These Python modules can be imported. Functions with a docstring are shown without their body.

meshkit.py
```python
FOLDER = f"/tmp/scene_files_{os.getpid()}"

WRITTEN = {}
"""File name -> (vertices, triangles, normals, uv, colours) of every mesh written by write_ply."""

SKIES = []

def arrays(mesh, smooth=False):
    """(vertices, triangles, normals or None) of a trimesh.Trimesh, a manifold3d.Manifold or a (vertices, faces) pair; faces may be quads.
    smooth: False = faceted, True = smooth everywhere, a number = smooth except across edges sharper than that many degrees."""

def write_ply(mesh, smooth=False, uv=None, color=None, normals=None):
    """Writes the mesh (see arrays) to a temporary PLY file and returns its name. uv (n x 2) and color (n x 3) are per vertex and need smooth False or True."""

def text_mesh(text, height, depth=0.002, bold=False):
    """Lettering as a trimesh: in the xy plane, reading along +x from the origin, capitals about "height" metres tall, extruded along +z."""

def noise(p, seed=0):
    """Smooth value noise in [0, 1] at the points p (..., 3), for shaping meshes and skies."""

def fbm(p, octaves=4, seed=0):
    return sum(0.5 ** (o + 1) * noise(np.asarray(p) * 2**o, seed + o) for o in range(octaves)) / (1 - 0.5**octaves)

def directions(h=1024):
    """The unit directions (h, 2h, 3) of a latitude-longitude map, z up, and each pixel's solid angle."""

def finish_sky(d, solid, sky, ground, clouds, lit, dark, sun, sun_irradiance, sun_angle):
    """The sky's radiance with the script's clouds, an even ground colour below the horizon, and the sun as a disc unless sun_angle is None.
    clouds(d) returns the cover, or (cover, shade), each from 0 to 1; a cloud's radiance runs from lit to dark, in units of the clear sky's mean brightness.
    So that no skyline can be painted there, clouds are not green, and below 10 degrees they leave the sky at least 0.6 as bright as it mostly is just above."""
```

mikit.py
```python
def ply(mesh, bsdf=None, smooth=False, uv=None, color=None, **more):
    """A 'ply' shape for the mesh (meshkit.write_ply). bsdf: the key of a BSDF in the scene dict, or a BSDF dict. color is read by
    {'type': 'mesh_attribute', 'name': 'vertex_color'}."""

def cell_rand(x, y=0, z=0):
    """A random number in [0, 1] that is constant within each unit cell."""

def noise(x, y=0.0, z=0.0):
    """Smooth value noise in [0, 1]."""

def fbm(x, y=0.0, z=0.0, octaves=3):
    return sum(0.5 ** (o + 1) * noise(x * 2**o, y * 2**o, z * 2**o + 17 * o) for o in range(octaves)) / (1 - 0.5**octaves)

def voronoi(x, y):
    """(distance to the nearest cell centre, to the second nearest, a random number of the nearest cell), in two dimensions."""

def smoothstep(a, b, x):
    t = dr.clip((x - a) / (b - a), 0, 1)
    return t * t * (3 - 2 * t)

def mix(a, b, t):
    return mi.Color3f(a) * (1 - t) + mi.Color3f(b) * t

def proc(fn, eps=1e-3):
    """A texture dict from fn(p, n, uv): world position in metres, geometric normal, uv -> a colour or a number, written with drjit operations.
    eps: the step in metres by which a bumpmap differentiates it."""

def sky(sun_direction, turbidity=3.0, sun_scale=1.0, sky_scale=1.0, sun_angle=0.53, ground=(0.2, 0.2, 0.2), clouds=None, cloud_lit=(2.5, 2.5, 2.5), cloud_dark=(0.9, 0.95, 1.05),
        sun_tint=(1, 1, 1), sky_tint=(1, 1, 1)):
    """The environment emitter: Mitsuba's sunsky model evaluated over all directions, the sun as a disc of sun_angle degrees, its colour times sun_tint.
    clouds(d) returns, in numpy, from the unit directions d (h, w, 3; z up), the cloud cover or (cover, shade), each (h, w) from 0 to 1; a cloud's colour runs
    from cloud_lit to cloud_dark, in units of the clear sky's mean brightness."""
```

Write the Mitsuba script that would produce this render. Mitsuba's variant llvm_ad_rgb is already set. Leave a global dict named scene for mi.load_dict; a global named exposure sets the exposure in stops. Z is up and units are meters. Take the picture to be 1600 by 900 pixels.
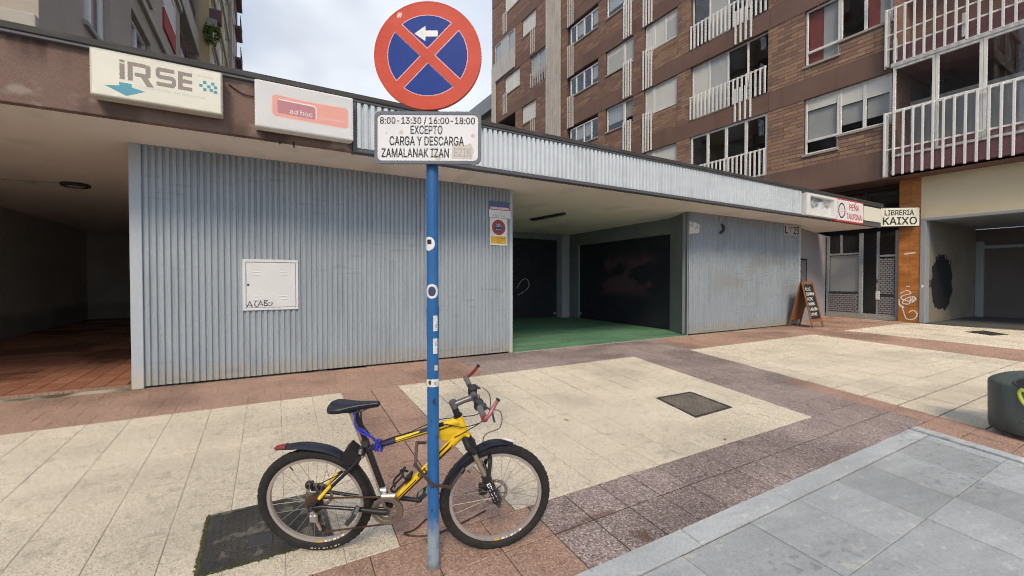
import math, random
import numpy as np
import trimesh
import drjit as dr
import mitsuba as mi
import mikit, meshkit
from mikit import proc, cell_rand, noise, fbm, voronoi, smoothstep, mix
from shapely.geometry import Polygon, Point, LineString, box as sbox
from shapely import affinity
from shapely.ops import unary_union

T = mi.ScalarTransform4f
random.seed(7)
rng = np.random.default_rng(7)
scene, labels = {}, {}

# ------------------------------------------------------------------ camera, sky, exposure
YAW, PITCH, EYE = math.radians(59.478), math.radians(1.0), 1.6
vd = np.array([math.cos(YAW) * math.cos(PITCH), math.sin(YAW) * math.cos(PITCH), -math.sin(PITCH)])
scene['camera'] = {'type': 'perspective', 'fov': 99.44, 'fov_axis': 'x', 'near_clip': 0.05, 'far_clip': 2000.0,
                   'to_world': T().look_at(origin=[0, 0, EYE], target=[float(vd[0]), float(vd[1]), EYE + float(vd[2])], up=[0, 0, 1])}


def cloud_fn(d):
    q = d / (np.abs(d[..., 2:3]) + 0.35)
    n = meshkit.fbm(q * np.array([2.2, 2.2, 1.0]) + 3.1, 5, seed=4)
    m = meshkit.fbm(q * np.array([1.1, 1.1, 1.0]) + 9.7, 4, seed=9)
    cover = np.clip(0.72 + (m - 0.45) * 1.6, 0.45, 1)
    shade = np.clip((n - 0.40) * 3.4, 0, 1)
    return cover, shade


scene['sky_light'] = mikit.sky([-0.35, -0.62, 0.62], turbidity=3.0, sun_scale=0.26, sun_angle=16, clouds=cloud_fn,
                               cloud_lit=(1.66, 1.74, 1.86), cloud_dark=(0.98, 1.08, 1.25), ground=(0.22, 0.21, 0.2))
exposure = 2.74


# ------------------------------------------------------------------ helpers
def rgb(*c):
    return {'type': 'rgb', 'value': [float(x) for x in c]}


def mat(name, color, rough=0.6, metallic=0.0, spec=0.4, bump=None, bump_scale=1.0, **k):
    base = {'type': 'principled', 'base_color': color if isinstance(color, dict) else rgb(*color), 'roughness': rough if isinstance(rough, dict) else float(rough),
            'metallic': float(metallic), 'specular': float(spec), **k}
    if bump is not None:
        base = {'type': 'bumpmap', 'arbitrary': bump, 'scale': float(bump_scale), 'bsdf': base}
    scene['m_' + name] = {'type': 'twosided', 'bsdf': base}
    return name


counters = {}


def numbered(name):
    n = counters.get(name, 0)
    counters[name] = n + 1
    return name if n == 0 else f'{name}_{n:03d}'


def thing(name, label, cat, group=None, kind=None):
    k = numbered(name)
    labels[k] = {'label': label, 'category': cat}
    if group:
        labels[k]['group'] = group
    if kind:
        labels[k]['kind'] = kind
    return k


def add(name, mesh, m, parent=None, smooth=False, label=None, kind=None, to_world=None):
    k = numbered((parent + '__' if parent else '') + name)
    scene[k] = mikit.ply(mesh, 'm_' + m, smooth=smooth)
    if to_world is not None:
        scene[k]['to_world'] = to_world
    if label or kind:
        labels[k] = {}
        if label:
            labels[k]['label'] = label
        if kind:
            labels[k]['kind'] = kind
    return k


def whole(name, mesh, m, label, cat, group=None, kind=None, smooth=False):
    k = thing(name, label, cat, group, kind)
    scene[k] = mikit.ply(mesh, 'm_' + m, smooth=smooth)
    return k


class Frame:
    """Local axes: columns of M are the world directions of the local x, y, z."""
    def __init__(s, o=(0, 0, 0), x=(1, 0, 0), y=(0, 1, 0), z=(0, 0, 1)):
        s.o, s.M = np.asarray(o, float), np.array([x, y, z], float).T
        s.flip = np.linalg.det(s.M) < 0

    def __call__(s, mesh):
        v, f = np.asarray(mesh[0]), np.asarray(mesh[1])
        return v @ s.M.T + s.o, (f[:, ::-1] if s.flip else f)


WORLD = Frame()
BOXF = np.array([[0, 2, 3], [0, 3, 1], [4, 5, 7], [4, 7, 6], [0, 1, 5], [0, 5, 4], [2, 6, 7], [2, 7, 3], [0, 4, 6], [0, 6, 2], [1, 3, 7], [1, 7, 5]])


def box(x0, x1, y0, y1, z0, z1):
    v = np.array([[x, y, z] for z in (z0, z1) for y in (y0, y1) for x in (x0, x1)], float)
    return v, BOXF


def cat(ms):
    vs, fs, n = [], [], 0
    for v, f in ms:
        v, f = np.asarray(v), np.asarray(f)
        vs.append(v); fs.append(f + n); n += len(v)
    return np.vstack(vs), np.vstack(fs)


def tm(m):
    return np.asarray(m.vertices), np.asarray(m.faces)


def cham(x0, x1, y0, y1, z0, z1, b=0.004):
    """box with all edges bevelled"""
    c = np.array([(x0 + x1) / 2, (y0 + y1) / 2, (z0 + z1) / 2]); h = np.abs(np.array([x1 - x0, y1 - y0, z1 - z0])) / 2
    b = min(b, h.min() * 0.45)
    pts = []
    for sx in (-1, 1):
        for sy in (-1, 1):
            for sz in (-1, 1):
                s = np.array([sx, sy, sz])
                for a in range(3):
                    q = (h - b).copy(); q[a] = h[a]
                    pts.append(c + s * q)
    return tm(trimesh.convex.convex_hull(np.array(pts)))


def tile(corners, z, th=0.03, b=0.003):
    """paving piece from 4 ccw ground corners, top edge bevelled"""
    p = np.asarray(corners, float); c = p.mean(0)
    d = c - p; d /= np.linalg.norm(d, axis=1, keepdims=True)
    q = p + d * b * 1.6
    v = np.vstack([np.c_[q, np.full(4, z)], np.c_[p, np.full(4, z - b)], np.c_[p, np.full(4, z - th)]])
    f = [[0, 1, 2], [0, 2, 3]]
    for k in range(4):
        l = (k + 1) % 4
        f += [[4 + k, 4 + l, l], [4 + k, l, k], [8 + k, 8 + l, 4 + l], [8 + k, 4 + l, 4 + k]]
    return v, np.array(f)


def tube(path, r, n=8, closed=False):
    p = np.asarray(path, float); m = len(p)
    r = np.broadcast_to(np.asarray(r, float), (m,))
    if closed:
        t = np.roll(p, -1, 0) - np.roll(p, 1, 0)
    else:
        t = np.gradient(p, axis=0)
    t /= np.linalg.norm(t, axis=1, keepdims=True) + 1e-12
    a = np.array([0, 0, 1.0]) if abs(t[0, 2]) < 0.9 else np.array([1.0, 0, 0])
    u = np.cross(t[0], a); u /= np.linalg.norm(u)
    ang = np.arange(n) * 2 * math.pi / n
    vs = []
    for i in range(m):
        u = u - t[i] * (u @ t[i]); u /= np.linalg.norm(u)
        w = np.cross(t[i], u)
        vs.append(p[i] + r[i] * (np.cos(ang)[:, None] * u + np.sin(ang)[:, None] * w))
    v = np.vstack(vs); f = []
    for i in range(m if closed else m - 1):
        j = (i + 1) % m
        for k in range(n):
            l = (k + 1) % n
            f += [[i * n + k, i * n + l, j * n + l], [i * n + k, j * n + l, j * n + k]]
    if not closed:
        v = np.vstack([v, p[0], p[-1]]); a0, a1 = len(v) - 2, len(v) - 1
        for k in range(n):
            l = (k + 1) % n
            f += [[a0, l, k], [a1, (m - 1) * n + k, (m - 1) * n + l]]
    return v, np.array(f)


def bez(pts, n=24):
    """smooth curve through the points (Catmull-Rom)"""
    p = np.asarray(pts, float); p = np.vstack([2 * p[0] - p[1], p, 2 * p[-1] - p[-2]])
    out = []
    seg = len(p) - 3; k = max(2, n // seg)
    for i in range(seg):
        for t in np.linspace(0, 1, k, endpoint=False):
            a, b, c, d = p[i:i + 4]
            out.append(0.5 * (2 * b + (c - a) * t + (2 * a - 5 * b + 4 * c - d) * t * t + (3 * b - a - 3 * c + d) * t ** 3))
    out.append(p[-2])
    return np.array(out)


def cyl(p, q, r, n=16, r1=None):
    return tube([p, q], [r, r if r1 is None else r1], n)


def revolve(profile, n=48):
    """profile (radius, z) about the z axis"""
    return tm(trimesh.creation.revolve(np.asarray(profile, float), sections=n))


def extr(poly, d):
    polys = [g for g in getattr(poly, 'geoms', [poly]) if g.area > 1e-10]
    return cat([tm(trimesh.creation.extrude_polygon(g, d, engine='earcut')) for g in polys])


def text(s, width, height, depth=0.0015, bold=False, anchor='l'):
    m = meshkit.text_mesh(s, 0.1, depth, bold)
    v = np.asarray(m.vertices).copy()
    x0, x1 = v[:, 0].min(), v[:, 0].max()
    v[:, 0] = (v[:, 0] - x0) / (x1 - x0) * width
    v[:, 1] *= height / 0.1
    return v, np.asarray(m.faces)


def faint(width, height, n, depth=0.0015, seed=1):
    """a line of worn, unreadable print: short separate strokes"""
    q = np.random.default_rng(seed)
    P, x = [], 0.0
    w = width / n
    for i in range(n):
        k = q.integers(0, 4)
        a, b = x + w * 0.12, x + w * 0.82
        if k == 0:
            g_ = LineString([(a, 0), (a, height), (b, height * .6), (b, 0)])
        elif k == 1:
            g_ = LineString([(b, height), (a, height * .9), (a, height * .1), (b, 0)])
        elif k == 2:
            g_ = LineString([(a, height), (a, 0), (b, 0)])
        else:
            g_ = LineString([(a, 0), ((a + b) / 2, height), (b, 0)])
        P.append(g_.buffer(height * 0.09, cap_style=2))
        x += w
    return extr(unary_union(P), depth)


def shift(m, x=0, y=0, z=0):
    return np.asarray(m[0]) + np.array([x, y, z], float), m[1]


def corr(u0, u1, v0, v1, pitch, depth, n0=0.0):
    """trapezoidal ribbed sheet facing local +y; x along, z up"""
    pts = []; x = u0; k = 0
    seg = ((0.50, 1), (0.11, 0), (0.28, 0), (0.11, 1))
    pts.append((u0, n0 + depth))
    lev = 1
    while x < u1 - 1e-6:
        w, nl = seg[k % 4]
        x = min(u1, x + w * pitch)
        if k % 4 in (0, 2):
            pts.append((x, n0 + depth * (1 if k % 4 == 0 else 0)))
        else:
            pts.append((x, n0 + depth * (0 if k % 4 == 1 else 1)))
        k += 1
    p = np.array(pts); n = len(p)
    v = np.vstack([np.c_[p, np.full(n, v0)], np.c_[p, np.full(n, v1)]]); f = []
    for i in range(n - 1):
        f += [[i, n + i + 1, i + 1], [i, n + i, n + i + 1]]
    return v, np.array(f)


# ------------------------------------------------------------------ materials
def grains(p, s=170.0):
    return cell_rand(p.x * s + 0.37 * cell_rand(p.y * s), p.y * s, p.z * 3)


def paving(c_lo, c_hi, dark, tone, stain=0.25, s=150.0, light=None, rust=False, coarse=1.0):
    def fn(p, n, uv):
        g = grains(p, s)
        k1, k2 = 62.0 / coarse, 78.0 / coarse
        h = cell_rand(p.x * k1 + 0.45 * cell_rand(p.y * k1), p.y * k1, 5)
        c = mix(c_lo, c_hi, 0.5 * g + 0.5 * h)
        c = mix(c, dark, dr.select(grains(p + 3.3, s * 0.8) > 0.86, 0.8, 0.0))
        c = mix(c, light or c_hi, dr.select(cell_rand(p.x * k2 + 0.5 * cell_rand(p.y * k2, 7), p.y * k2, 11) > 0.84, 0.75, 0.0))
        w = fbm(p.x * 1.1 + 5.1, p.y * 1.1, 0, octaves=2)
        w2 = fbm(p.x * 3.0, p.y * 3.0, 3, octaves=2)
        w3 = fbm(p.x * 0.45 + 8.0, p.y * 0.45, 6, octaves=3)
        gum = smoothstep(0.80, 0.84, noise(p.x * 17.0 + 4.0, p.y * 17.0, 2.0)) * 0.16
        if rust:      # damp rusty streaks left along two joints near the kerb
            wob = 0.10 * (noise(p.x * 9.0, p.y * 9.0, 3.0) - 0.5)
            a1 = smoothstep(0.045, 0.0, dr.abs(p.y - 2.205 + wob * 0.5)) * smoothstep(1.55, 1.7, p.x) * smoothstep(2.2, 2.05, p.x)
            a2 = smoothstep(0.09, 0.0, dr.abs(p.x - 1.98 - 0.25 * (2.2 - p.y) + wob)) * smoothstep(1.78, 1.86, p.y) * smoothstep(2.1, 1.9, p.y)
            c = mix(c, (0.115, 0.06, 0.04), 0.72 * dr.maximum(a1, a2) * smoothstep(0.25, 0.55, fbm(p.x * 14.0, p.y * 14.0, 1.0)))
        return c * tone * (1 - stain * smoothstep(0.42, 0.75, w)) * (1.06 - 0.13 * w2) * (1.07 - 0.16 * w3) * (1 - gum)
    return proc(fn)


CREAM_LO, CREAM_HI, CREAM_D = (0.46, 0.405, 0.32), (0.68, 0.615, 0.50), (0.30, 0.25, 0.185)
cream_mats = [mat(f'cream_{i}', paving(CREAM_LO, CREAM_HI, CREAM_D, t, 0.15, s=190.0, light=(0.72, 0.665, 0.56), coarse=0.62), 0.85, spec=0.25) for i, t in enumerate((0.97, 1.0, 1.03))]
MAUVE_LO, MAUVE_HI, MAUVE_D = (0.16, 0.122, 0.116), (0.37, 0.298, 0.285), (0.09, 0.066, 0.062)
mauve_mats = [mat(f'mauve_{i}', paving(MAUVE_LO, MAUVE_HI, MAUVE_D, t, 0.3, light=(0.54, 0.465, 0.445), rust=True, coarse=0.85), 0.8, spec=0.3) for i, t in enumerate((0.94, 0.99, 1.04))]
RED_LO, RED_HI, RED_D = (0.265, 0.165, 0.128), (0.41, 0.272, 0.215), (0.18, 0.108, 0.082)
red_mats = [mat(f'red_{i}', paving(RED_LO, RED_HI, RED_D, t, 0.30, light=(0.48, 0.345, 0.28), coarse=0.75), 0.8, spec=0.3) for i, t in enumerate((0.95, 0.99, 1.03))]


def slab_fn(tone):
    def fn(p, n, uv):
        g = grains(p, 190.0)
        h = cell_rand(p.x * 70.0 + 0.45 * cell_rand(p.y * 70.0), p.y * 70.0, 5)
        st = fbm(p.x * 3.0 + p.y * 1.0, p.y * 16.0 + p.x * 3.5, 1.0, octaves=4)
        w = fbm(p.x * 1.6 + 2, p.y * 1.6, 5.0, octaves=4)
        d = smoothstep(0.76, 0.82, noise(p.x * 26.0, p.y * 26.0, 2.0)) * smoothstep(0.45, 0.65, noise(p.x * 1.7, p.y * 1.7, 9.0))
        c = mix((0.245, 0.262, 0.275), (0.435, 0.46, 0.478), g * 0.3 + h * 0.25 + st * 0.45)
        lime = smoothstep(0.70, 0.80, fbm(p.x * 13 + 1, p.y * 21.0, 7.0, octaves=4))
        c = mix(c, (0.53, 0.52, 0.49), 0.45 * lime)
        return c * tone * (1.22 - 0.44 * w) * (1 - 0.22 * d)
    return proc(fn)


slab_mats = [mat(f'slab_{i}', slab_fn(t), 0.7, spec=0.35) for i, t in enumerate((0.90, 1.0, 1.09))]
mat('kerb_stone_mat', slab_fn(1.16), 0.75, spec=0.3)


def grout_fn(p, n, uv):
    w = fbm(p.x * 2.5, p.y * 2.5, 0, octaves=3)
    c = mix((0.085, 0.078, 0.055), (0.36, 0.325, 0.26), smoothstep(0.25, 0.62, w))
    d = dr.maximum(smoothstep(2.62, 2.58, p.y), smoothstep(1.05, 1.1, p.x) * smoothstep(1.80, 1.72, p.x))
    d = dr.maximum(d, smoothstep(6.0, 6.2, p.x) * smoothstep(8.0, 7.6, p.x))
    f = smoothstep(4.45, 4.7, p.y) * smoothstep(1.9, 2.3, p.x) * smoothstep(6.75, 6.6, p.y)
    c = mix(c, (0.10, 0.095, 0.06), f * smoothstep(0.30, 0.52, fbm(p.x * 1.1 + 7, p.y * 1.1, 2)))
    return mix(c, (0.05, 0.042, 0.036), d)


mat('grout', proc(grout_fn), 0.95, spec=0.1)
mat('dark_grout', proc(lambda p, n, uv: mix((0.035, 0.034, 0.03), (0.14, 0.12, 0.10), fbm(p.x * 2.5, p.y * 2.5, 0, octaves=3))), 0.95, spec=0.1)
mat('far_ground', (0.16, 0.155, 0.15), 0.9, spec=0.2)
mat('moss', proc(lambda p, n, uv: mix((0.035, 0.04, 0.02), (0.095, 0.105, 0.05), noise(p.x * 90, p.y * 90, p.z * 90))), 0.95, spec=0.1)


def green_fn(p, n, uv):
    w = fbm(p.x * 1.2, p.y * 1.2, 1, octaves=4)
    s = fbm(p.x * 0.8, p.y * 5.0, 4, octaves=4)
    c = mix((0.085, 0.20, 0.125), (0.135, 0.285, 0.18), w)
    return mix(c, (0.07, 0.10, 0.075), 0.45 * smoothstep(0.5, 0.72, s))


mat('green_paint', proc(green_fn), 0.55, spec=0.4)


def corr_fn(p, n, uv):
    w = fbm(p.x * 1.5, p.y * 1.5, p.z * 0.8, octaves=4)
    st = fbm(p.x * 14.0, 2.0, p.z * 0.7, octaves=3)
    c = mix((0.27, 0.315, 0.362), (0.345, 0.395, 0.45), w)
    c = c * (1.0 - 0.12 * smoothstep(0.5, 0.8, st))
    low = smoothstep(0.42, 0.0, p.z + 0.22 * (st - 0.5))
    c = mix(c, (0.33, 0.305, 0.255), 0.70 * low)
    sc = smoothstep(0.775, 0.80, noise(p.x * 3.1, 4.0, p.z * 22.0)) * smoothstep(0.55, 0.7, noise(p.x * 0.9, 9.0, p.z * 1.7))
    c = mix(c, (0.20, 0.21, 0.22), 0.35 * sc)
    # worn patches left by cleaned-off paint on the far wall
    b = smoothstep(0.50, 0.62, fbm(p.x * 0.9 + 3.0, 0.3, p.z * 1.3 + 1.0, octaves=3)) * smoothstep(11.4, 12.4, p.x) * smoothstep(16.6, 15.8, p.x) * smoothstep(0.8, 1.3, p.z) * smoothstep(2.9, 2.4, p.z)
    return mix(c, (0.26, 0.275, 0.28), 0.55 * b)


mat('corrugated_paint', proc(corr_fn), 0.42, spec=0.5)


def post_fn(p, n, uv):
    c = mix((0.37, 0.42, 0.47), (0.42, 0.47, 0.52), fbm(p.x * 3, p.y * 3, p.z * 2))
    r = smoothstep(0.42, 0.02, p.z + 0.3 * (noise(p.x * 18, p.y * 18, p.z * 9) - 0.5))
    return mix(c, (0.50, 0.46, 0.37), 0.75 * r)


mat('post_paint', proc(post_fn), 0.45, spec=0.45)
mat('fascia_metal', proc(lambda p, n, uv: mix((0.52, 0.57, 0.62), (0.61, 0.665, 0.72), fbm(p.x * 1.2, 3, p.z * 5, octaves=3)) * (1 - 0.10 * smoothstep(0.55, 0.8, fbm(p.x * 6, 1, p.z * 0.8)))), 0.4, spec=0.5)


def soffit_fn(p, n, uv):
    w = fbm(p.x * 0.9, p.y * 0.9, 2, octaves=4)
    c = mix((0.70, 0.64, 0.58), (0.79, 0.735, 0.67), w)
    e = smoothstep(0.55, 0.75, fbm(p.x * 2.0, p.y * 1.0, 7, octaves=4))
    return c * (1 - 0.10 * e)


mat('soffit_paint', proc(soffit_fn), 0.8, spec=0.2)


def beam_fn(p, n, uv):
    g = cell_rand(p.x * 90, p.y * 90, p.z * 90)
    w = fbm(p.x * 2.0, p.y * 2.0, p.z * 2.0, octaves=4)
    c = mix((0.125, 0.08, 0.068), (0.235, 0.16, 0.138), 0.5 * g + 0.5 * w)
    lime = smoothstep(0.62, 0.74, fbm(p.x * 2.6 + 4, 1.0, p.z * 3.2, octaves=4))
    c = mix(c, (0.38, 0.33, 0.29), 0.5 * lime)
    drip = smoothstep(0.45, 0.8, fbm(p.x * 9.0, 0.0, p.z * 0.9, octaves=3))
    return c * (1 - 0.55 * drip * smoothstep(3.9, 4.35, p.z)) * (1 - 0.5 * smoothstep(0.5, 0.7, fbm(p.x * 2.0, 2.0, p.z * 0.4)) * smoothstep(3.85, 3.62, p.z))


mat('beam_granite', proc(beam_fn), 0.8, spec=0.25)
mat('coping_dark', proc(lambda p, n, uv: mix((0.03, 0.03, 0.033), (0.085, 0.082, 0.08), fbm(p.x * 3, p.y * 3, p.z * 9, octaves=4))), 0.7, spec=0.3)
mat('flashing', (0.085, 0.09, 0.105), 0.55, spec=0.4)
mat('roofing', (0.10, 0.10, 0.10), 0.95)


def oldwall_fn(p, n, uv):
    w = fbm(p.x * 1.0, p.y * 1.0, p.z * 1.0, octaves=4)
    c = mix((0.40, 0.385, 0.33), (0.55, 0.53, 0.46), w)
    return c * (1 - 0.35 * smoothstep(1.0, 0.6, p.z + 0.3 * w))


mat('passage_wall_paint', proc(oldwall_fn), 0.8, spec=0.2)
mat('recess_grey', proc(lambda p, n, uv: mix((0.20, 0.225, 0.235), (0.27, 0.295, 0.305), fbm(p.x * 2, p.y * 2, p.z * 2))), 0.6, spec=0.35)


def door_fn(p, n, uv):
    c = mix((0.018, 0.021, 0.03), (0.032, 0.036, 0.046), fbm(p.x * 3, p.y * 3, p.z * 3))
    # blotted spray paint on the side door
    blob = smoothstep(0.46, 0.60, fbm(p.y * 1.3 + 2.0, p.z * 1.6, 3.0, octaves=3)) * smoothstep(9.9, 10.4, p.y) * smoothstep(13.6, 12.6, p.y) * smoothstep(0.9, 1.3, p.z) * smoothstep(2.7, 2.2, p.z)
    return mix(c, (0.12, 0.07, 0.085), 0.75 * blob)


mat('bolt_bright', (0.45, 0.45, 0.45), 0.5)
mat('garage_door_paint', proc(door_fn), 0.55, spec=0.35)
mat('white_scrawl', (0.55, 0.55, 0.56), 0.7)


def brickmat(name, a, b):
    def fn(p, n, uv):
        r = cell_rand(p.x * 1.0 + dr.floor(p.y / 0.56 + 0.5 * dr.floor(p.z / 0.165)), dr.floor(p.z / 0.165))
        w = fbm(p.x * 0.35, p.y * 0.35, p.z * 0.35, octaves=3)
        g = noise(p.x * 40, p.y * 40, p.z * 40)
        return mix(a, b, 0.30 * r + 0.40 * w + 0.3 * g) * (1.05 - 0.2 * w)
    return mat(name, proc(fn), 0.85, spec=0.2)


brick_mats = [brickmat('brick_a', (0.205, 0.12, 0.092), (0.355, 0.228, 0.172)), brickmat('brick_b', (0.25, 0.15, 0.105), (0.42, 0.28, 0.20)), brickmat('brick_c', (0.165, 0.098, 0.082), (0.295, 0.19, 0.152))]
mat('mortar', (0.115, 0.085, 0.07), 0.95, spec=0.1)


def band_fn(p, n, uv):
    w = fbm(p.x * 0.5, p.y * 0.5, p.z * 0.9, octaves=4)
    d = smoothstep(0.5, 0.8, fbm(p.x * 3, p.y * 3.0, p.z * 0.4, octaves=3))
    return mix((0.14, 0.085, 0.07), (0.215, 0.14, 0.115), w) * (1 - 0.18 * d)


mat('band_render', proc(band_fn), 0.8, spec=0.2)
mat('white_paint', proc(lambda p, n, uv: mix((0.60, 0.60, 0.59), (0.76, 0.76, 0.75), fbm(p.x * 2, p.y * 2, p.z * 0.7, octaves=3))), 0.45, spec=0.4)
mat('old_white', proc(lambda p, n, uv: mix((0.36, 0.33, 0.31), (0.60, 0.57, 0.54), fbm(p.x * 2, p.y * 3, p.z * 0.6, octaves=4))), 0.6, spec=0.3)
mat('shutter_white', proc(lambda p, n, uv: mix((0.60, 0.60, 0.565), (0.68, 0.68, 0.65), fbm(p.x, p.y, p.z)) * (1 - 0.22 * smoothstep(0.35, 0.5, dr.abs(p.z / 0.06 - dr.floor(p.z / 0.06) - 0.5)))), 0.6, spec=0.3)
mat('shutter_grey', (0.42, 0.44, 0.44), 0.6)
scene['m_pane_glass'] = {'type': 'thindielectric', 'int_ior': 1.5}
mat('room_dark', (0.035, 0.033, 0.035), 0.9, spec=0.1)
mat('room_mid', (0.14, 0.125, 0.12), 0.9, spec=0.1)
mat('blind_grey', (0.36, 0.38, 0.385), 0.8)
mat('curtain_red', (0.20, 0.055, 0.055), 0.85)
mat('curtain_white', proc(lambda p, n, uv: (0.62 + 0.16 * dr.sin((p.x + p.y) * 55.0)) * mi.Color3f(0.9, 0.9, 0.87)), 0.9)
mat('sill_stone', (0.34, 0.32, 0.29), 0.75)
mat('dark_metal', (0.045, 0.045, 0.05), 0.5)
mat('slate', (0.13, 0.145, 0.165), 0.7)
mat('far_wall', (0.24, 0.20, 0.185), 0.85)
mat('cream_wall', proc(lambda p, n, uv: mix((0.60, 0.515, 0.35), (0.69, 0.605, 0.44), fbm(p.x * 0.8, p.y * 0.8, p.z * 1.5, octaves=4))), 0.75, spec=0.25)
mat('frame_grey', (0.30, 0.32, 0.345), 0.45)
mat('violet_grey', (0.27, 0.265, 0.285), 0.7)


def orange_fn(p, n, uv):
    w = fbm(p.x * 2.0, p.y * 3.0, p.z * 5.0, octaves=4)
    return mix((0.29, 0.10, 0.025), (0.55, 0.22, 0.055), w) * (0.85 + 0.3 * cell_rand(p.y * 2.9, p.z * 3.55))


mat('orange_tile', proc(orange_fn), 0.4, spec=0.5)
mat('orange_joint', (0.16, 0.07, 0.03), 0.9)
mat('tan_stucco', proc(lambda p, n, uv: mix((0.31, 0.265, 0.225), (0.45, 0.395, 0.34), fbm(p.x, p.y, p.z, octaves=4))), 0.85)
mat('yellow_stucco', proc(lambda p, n, uv: mix((0.46, 0.37, 0.20), (0.55, 0.45, 0.26), fbm(p.x, p.y, p.z, octaves=4))), 0.85)
mat('grey_stucco', proc(lambda p, n, uv: mix((0.37, 0.35, 0.30), (0.46, 0.44, 0.38), fbm(p.x, p.y, p.z, octaves=4))), 0.85)
mat('maroon_paint', (0.17, 0.085, 0.10), 0.7)
mat('awning_red', (0.38, 0.05, 0.045), 0.8)
mat('leaf_green', proc(lambda p, n, uv: mix((0.06, 0.10, 0.02), (0.17, 0.22, 0.05), noise(p.x * 9, p.y * 9, p.z * 9))), 0.7)

# signs and prints
mat('sign_red', proc(lambda p, n, uv: mix((0.50, 0.062, 0.040), (0.59, 0.095, 0.062), fbm(p.x * 9, p.y * 9, p.z * 9, octaves=4))), 0.5, spec=0.2)
mat('sign_blue', proc(lambda p, n, uv: mix((0.006, 0.032, 0.215), (0.012, 0.050, 0.285), fbm(p.x * 7, p.y * 7, p.z * 7, octaves=4))), 0.5, spec=0.2)
mat('sign_white', proc(lambda p, n, uv: mix((0.66, 0.665, 0.70), (0.78, 0.785, 0.82), fbm(p.x * 12, p.y * 12, p.z * 12, octaves=4))), 0.45, spec=0.4)
mat('sign_pink_edge', (0.70, 0.42, 0.46), 0.5)
mat('sign_grey_edge', (0.13, 0.145, 0.175), 0.5)
mat('print_black', (0.02, 0.02, 0.024), 0.6)
mat('print_navy', (0.05, 0.06, 0.12), 0.6)
mat('print_ghost', (0.40, 0.39, 0.41), 0.7)
mat('glue_stain', (0.56, 0.52, 0.47), 0.7)
mat('paper_white', proc(lambda p, n, uv: mix((0.50, 0.50, 0.50), (0.78, 0.78, 0.78), fbm(p.x * 60, p.y * 60, p.z * 60, octaves=3))), 0.8)
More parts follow.
